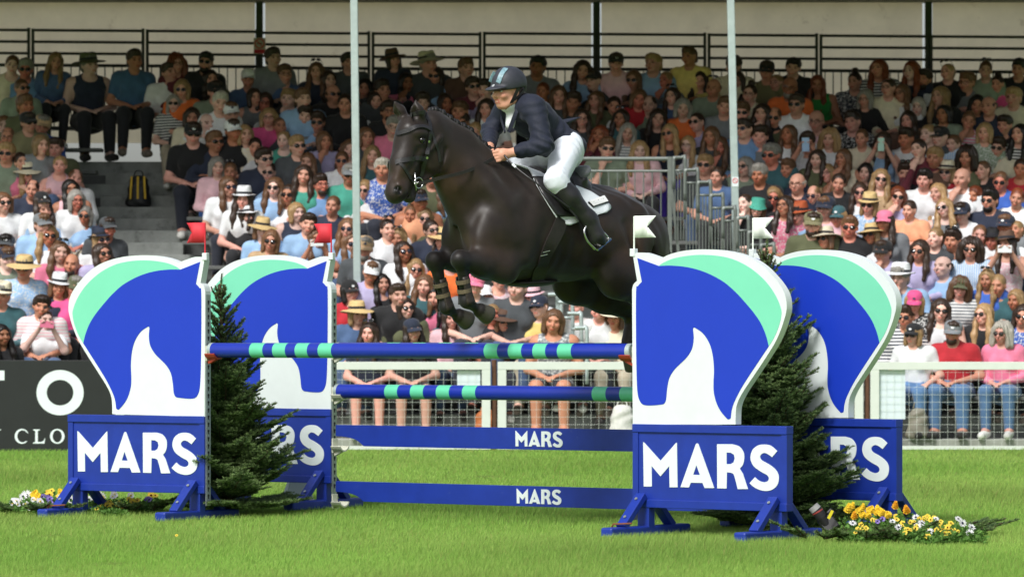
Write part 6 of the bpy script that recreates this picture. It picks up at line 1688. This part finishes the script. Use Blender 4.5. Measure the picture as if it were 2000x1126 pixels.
def bed(spots, ox, oy, sc, dist, names, base_rows):
    # spots: kind, x, y in an enlarged view; gather neighbours of a kind into plants
    groups = []
    for k, x, y in spots:
        px, py = ox+x/sc, oy+y/sc; d = dist(px, py); p = at(px, py, d)
        for g in groups:
            if g[0] == k and len(g[1]) < 5 and (g[1][0]-p).length < .15: g[1].append(p); break
        else: groups.append((k, [p]))
    r_ = np.random.default_rng(int(ox)+3); used = {}
    for k, pts in sorted(groups, key=lambda g: g[1][0].x):
        c = sum(pts, Vector())/len(pts); gz = ground_z(c.y); o = empty(KIND[k], (c.x, c.y, gz)); cn = {'m':'yellow marigolds','o':'orange marigold','d':'white daisies','p':'small yellow pansies','v':'purple violets','w':'white pansies'}[k]
        used[k] = used.get(k, 0)+1; tag(o, '%s in the %s flower bed, %s clump of these from left' % (cn, names, ORD[used[k]-1]), 'flowers', 'flowering plants of the %s bed' % names)
        hh = max(.06, max(p.z for p in pts)-gz); rad = max(.07, max((p-c).length for p in pts)+.04)
        obj('foliage', foliage(r_, rad*1.25, hh*1.0, 300, (96,136,62)), o); stm = MB()
        for p in pts:
            q = p-Vector((c.x, c.y, gz)); stm.tube([Vector((q.x*.5, q.y*.5, 0)), q*.98], .0022, 4, cap=False)
            f = obj('flower', random.choice(FL_[k]), o); f.location = q; f.rotation_euler = (R(r_.uniform(35,75)), r_.normal(0,.25), R(r_.uniform(-25,25))); s_ = r_.uniform(.62,.9)*(1.45 if names == 'left' else 1); f.scale = (s_, s_, s_)
        stm.build('stems', MATS['soil'], o)
RB = [('m',965,225),('m',1000,240),('m',1030,225),('m',1070,235),('m',1100,250),('m',1060,265),('m',1020,265),('m',940,235),('m',1140,258),('m',1185,262),('o',1225,215),('o',980,275),('m',1160,250),('o',1295,240),('m',1120,240),
 ('d',970,310),('d',1210,300),('d',1245,335),('d',1385,310),('d',1435,360),('d',1470,285),('d',1605,285),('d',1630,310),('d',1685,335),('d',1675,370),('d',1350,275),
 ('p',1020,320),('p',1050,340),('p',1340,300),('p',1370,285),('p',1420,270),('p',1350,330),('p',1490,330),('p',1540,335),('p',1550,370),('p',1290,345),('p',1425,390),('p',1000,340),('p',1460,275),('p',1500,300),('p',1510,350),('p',1270,310),('p',1400,275),('v',1150,285),('v',1120,300),('p',1320,350),('p',1580,350),('p',1440,330),('d',1360,330),('p',1230,270),('p',1090,290),('p',1560,310)]
rj = random.Random(8); RB = RB+[(k_, x+rj.uniform(-26,26), y+rj.uniform(-4,26)) for k_, x, y in RB if k_ == 'p']
bed(RB, 1350, 920, 3.077, lambda px, py: 27.05-.0035*(py-990)*4, 'right', None)
LB = [('w',85,215),('w',70,230),('d',145,185),('w',140,232),('w',185,210),('w',215,215),('d',350,200),('d',365,190),('d',480,210),('d',545,190),('w',620,180),('w',710,185),('m',185,188),('p',280,160),('p',260,172),('m',350,180),('p',290,268),('p',510,205),('p',550,200),('p',580,240),('p',610,240),('p',640,245),('p',660,240),('p',715,215),('p',745,212),('p',545,255),('p',625,300),('p',820,185),('v',235,190),('v',255,195),('v',800,205),('v',270,205),('w',110,220),('w',95,235),('p',320,190),('p',595,225),('p',645,225),('w',330,215),('p',700,205),('p',560,225)]
rj = random.Random(4); LB = LB+[(k_, x+rj.uniform(-22,22), y+rj.uniform(-4,22)) for k_, x, y in LB if x < 360 or rj.random() < .5]
bed(LB, 0, 900, 2.778, lambda px, py: 30.75-.004*(py-960)*4, 'left', None)
k = 0
for px, py, az, L_ in ((1535,1052,2.6,.30),(1575,1058,3.6,.28),(1610,1060,5.0,.26),(1650,1060,4.4,.30),(1690,1062,5.4,.28),(1740,1060,4.2,.26),(1785,1058,5.2,.28),(1830,1056,4.6,.26),(1880,1052,5.8,.30),(1915,1046,.2,.26),(1640,1030,1.9,.26),(1560,1040,1.2,.24),(1900,1035,.9,.20),(1700,1058,3.9,.30)):
    d = min(EYE*F/(py-HOR), 29); fir_branch(at(px, py, d), az, L_, 100+k, 'cut fir branch edging the right flower bed, %s from left' % ORD[sum(1 for q in (1535,1575,1610,1650,1690,1740,1785,1830,1880,1915,1640,1560,1900,1700) if q < px)]); k += 1
for px, py, az, L_ in ((30,1004,3.6,.30),(75,1006,4.6,.28),(125,1005,5.3,.26),(260,1004,4.4,.28),(300,1004,5.6,.30)):
    d = (EYE-.02)*F/(py-HOR); fir_branch(at(px, py, d), az, L_, 140+k, 'cut fir branch edging the left flower bed, %s from left' % ORD[(30,75,125,260,300).index(px)]); k += 1
# petals dropped on the grass
for i, (px, py) in enumerate(((345,1057),(122,935))):
    d = EYE*F/(py-HOR); q = obj('fallen_flower', FL_['p'][0]); q.location = at(px, py, d)+Vector((0,0,.04)); q.rotation_euler = (R(50),0,0); q.scale = (.45,.45,.45); tag(q, ('lone yellow flower on the foreground grass' if i == 0 else 'lone yellow flower above the grass left of the wing'), 'flower')
# remote camera on the ground
o = empty('remote_camera', at(1608, 1040, 26.85)); o.location.z = 0; tag(o, 'black camera with long lens tilted up among the fir branches', 'camera')
blk = mat('camera_black', (.007,.007,.008), .45, .1, 20); c = o.location
def CV(px, py, d=26.85): return at(px, py, d)-c
MB().tube([CV(1614,1024), CV(1606,1010)], .040, 16).build('lens_barrel', blk, o, smooth=40)
MB().tube([CV(1606,1010), CV(1594,995)], .036, 16).build('lens_hood', mat('camera_rubber', (.011,.011,.012), .7, .1), o, smooth=40)
MB().tube([CV(1597.5,999.5), CV(1596,997)], .0375, 16).build('lens_ring', mat('ring_red', S((150,60,56)), .4, 0), o, smooth=40)
MB().tube([CV(1588,988), CV(1594,995)], [.034,.037], 16).build('front_rim', mat('rim_grey', S((150,150,148)), .4, 0), o, smooth=40)
MB().bar(CV(1608,1032), CV(1632,1014), .10, .075, up=(.5,-.6,.6)).build('body', blk, o, bevel=.008)
MB().bar(CV(1618,1006), CV(1628,996), .05, .06, up=(.5,-.6,.6)).build('prism', blk, o, bevel=.01)
MB().strap([CV(1618,1012,26.75), CV(1624,1000,26.75), CV(1626,996,26.75)], Vector((.2,-1,.2)), .018, .004).build('strap_label', mat('strap_yellow', S((226,210,40)), .6, .0), o)
# number marker behind the left fir
nm = at(582, 1000, 31.4); o = empty('number_marker', (nm.x, nm.y, ground_z(31.4)), R(20)); tag(o, 'white tapered block numbered 4 beside the left fir', 'number marker')
b_ = MB().add([(-.13,-.06,0),(.12,-.06,0),(.12,.06,0),(-.13,.06,0),(-.06,-.03,.22),(.06,-.03,.22),(.06,.03,.22),(-.06,.03,.22)], [(3,2,1,0),(4,5,6,7),(0,1,5,4),(1,2,6,5),(2,3,7,6),(3,0,4,7)]); b_.build('block', MATS['white_board'], o, bevel=.004)
n4 = MB().plate([[(.012,.045),(.030,.045),(.030,.165),(.016,.165),(-.030,.085),(-.030,.070),(.012,.070)], [(.012,.086),(-.012,.086),(.012,.128)]], -.004, .001); n4.v = [(x+.04, y-.060+z*.137, z) for x, y, z in n4.v]; n4.build('digit', MATS['dark_hole'], o)
# rusty pegs over two feet
for P, th, right, lab in ((NL, NLt, False, 'rusty bent peg holding down the foot of the near left wing'), (NR, NRt, True, 'rusty bent peg holding down the foot of the near right wing')):
    xl = .085 if not right else .085; org = P if right else Vector((P.x-WW*math.cos(th), P.y+WW*math.sin(th), P.z))
    o = empty('ground_peg', (org.x+math.cos(th)*xl+math.sin(th)*(-.26), org.y-math.sin(th)*xl+math.cos(th)*(-.26), org.z), -th); tag(o, lab, 'peg', 'pegs on the wing feet')
    MB().tube([(-.062,0,-.02),(-.060,0,.06),(-.045,0,.084),(.10,0,.092)], .0065, 6).build('rod', mat('rust%d' % right, S((120,72,44)), .85, .25, 40), o, smooth=True)
# bags in the stand
def bag(name, P, wd, dp, h, col, label, strap=None):
    b = Solid((-wd,-dp,0), (wd,dp,h+.05), .012); b.cone((0,0,h*.3), (0,0,h*.68), wd*.5, wd*.42, .05, squash=((0,1,0), dp/wd)); b.ell((0,0,h*.14), (wd*.52,dp*.5,h*.16), .06); b.halfspace((0,0,.003), (0,0,-1)); b.wrinkle(lambda X, Y, Z: .006*np.sin(X*30+5*np.sin(Z*13)))
    o = empty(name, P); tag(o, label, 'bag'); me = b.mesh('pouch', 1); me.materials.append(MATS['leather_bag']); q = obj('pouch', me, o); q.color = (*S(col), 1)
    MB().tube(smoothline([(-wd*.2,0,h*.9),(-wd*.12,0,h*1.08),(wd*.12,0,h*1.08),(wd*.2,0,h*.9)], 4), .008, 6).build('handle', MATS['leather_bag'], o, smooth=True).color = (*S(col), 1)
    if strap:
        for x in (-.07,.0,.07): MB().strap([(x,-dp*.5,h*.92),(x*1.1,-dp*.62,h*.6),(x*1.2,-dp*.6,h*.25)], (0,-1,0), .022, .006).build('yellow_strap', mat('strapy%d' % int(x*100), S(strap), .7, .1), o)
    return o
q = at(270, 400, 48.5); bag('rucksack', (q.x, 48.55, floor_z(9)), .27, .18, .38, (30,32,34), 'black rucksack with yellow straps standing on the stairs', (196,160,40))
q = at(948, 838, 42.75); bag('handbag', (q.x, 42.9, floor_z(0)), .24, .16, .30, (176,104,58), 'tan leather bag on the ground behind the fence mesh')
q = at(1793, 838, 42.75); bag('tote_bag', (q.x, 42.78, floor_z(0)), .22, .16, .34, (128,124,110), 'grey cloth bag behind the mesh, between jeans and fence')
q = at(1215, 838, 42.9); bag('plastic_bag', (q.x, 42.85, floor_z(0)), .26, .18, .36, (206,206,200), 'pale plastic bag behind the mesh beside the near right wing')
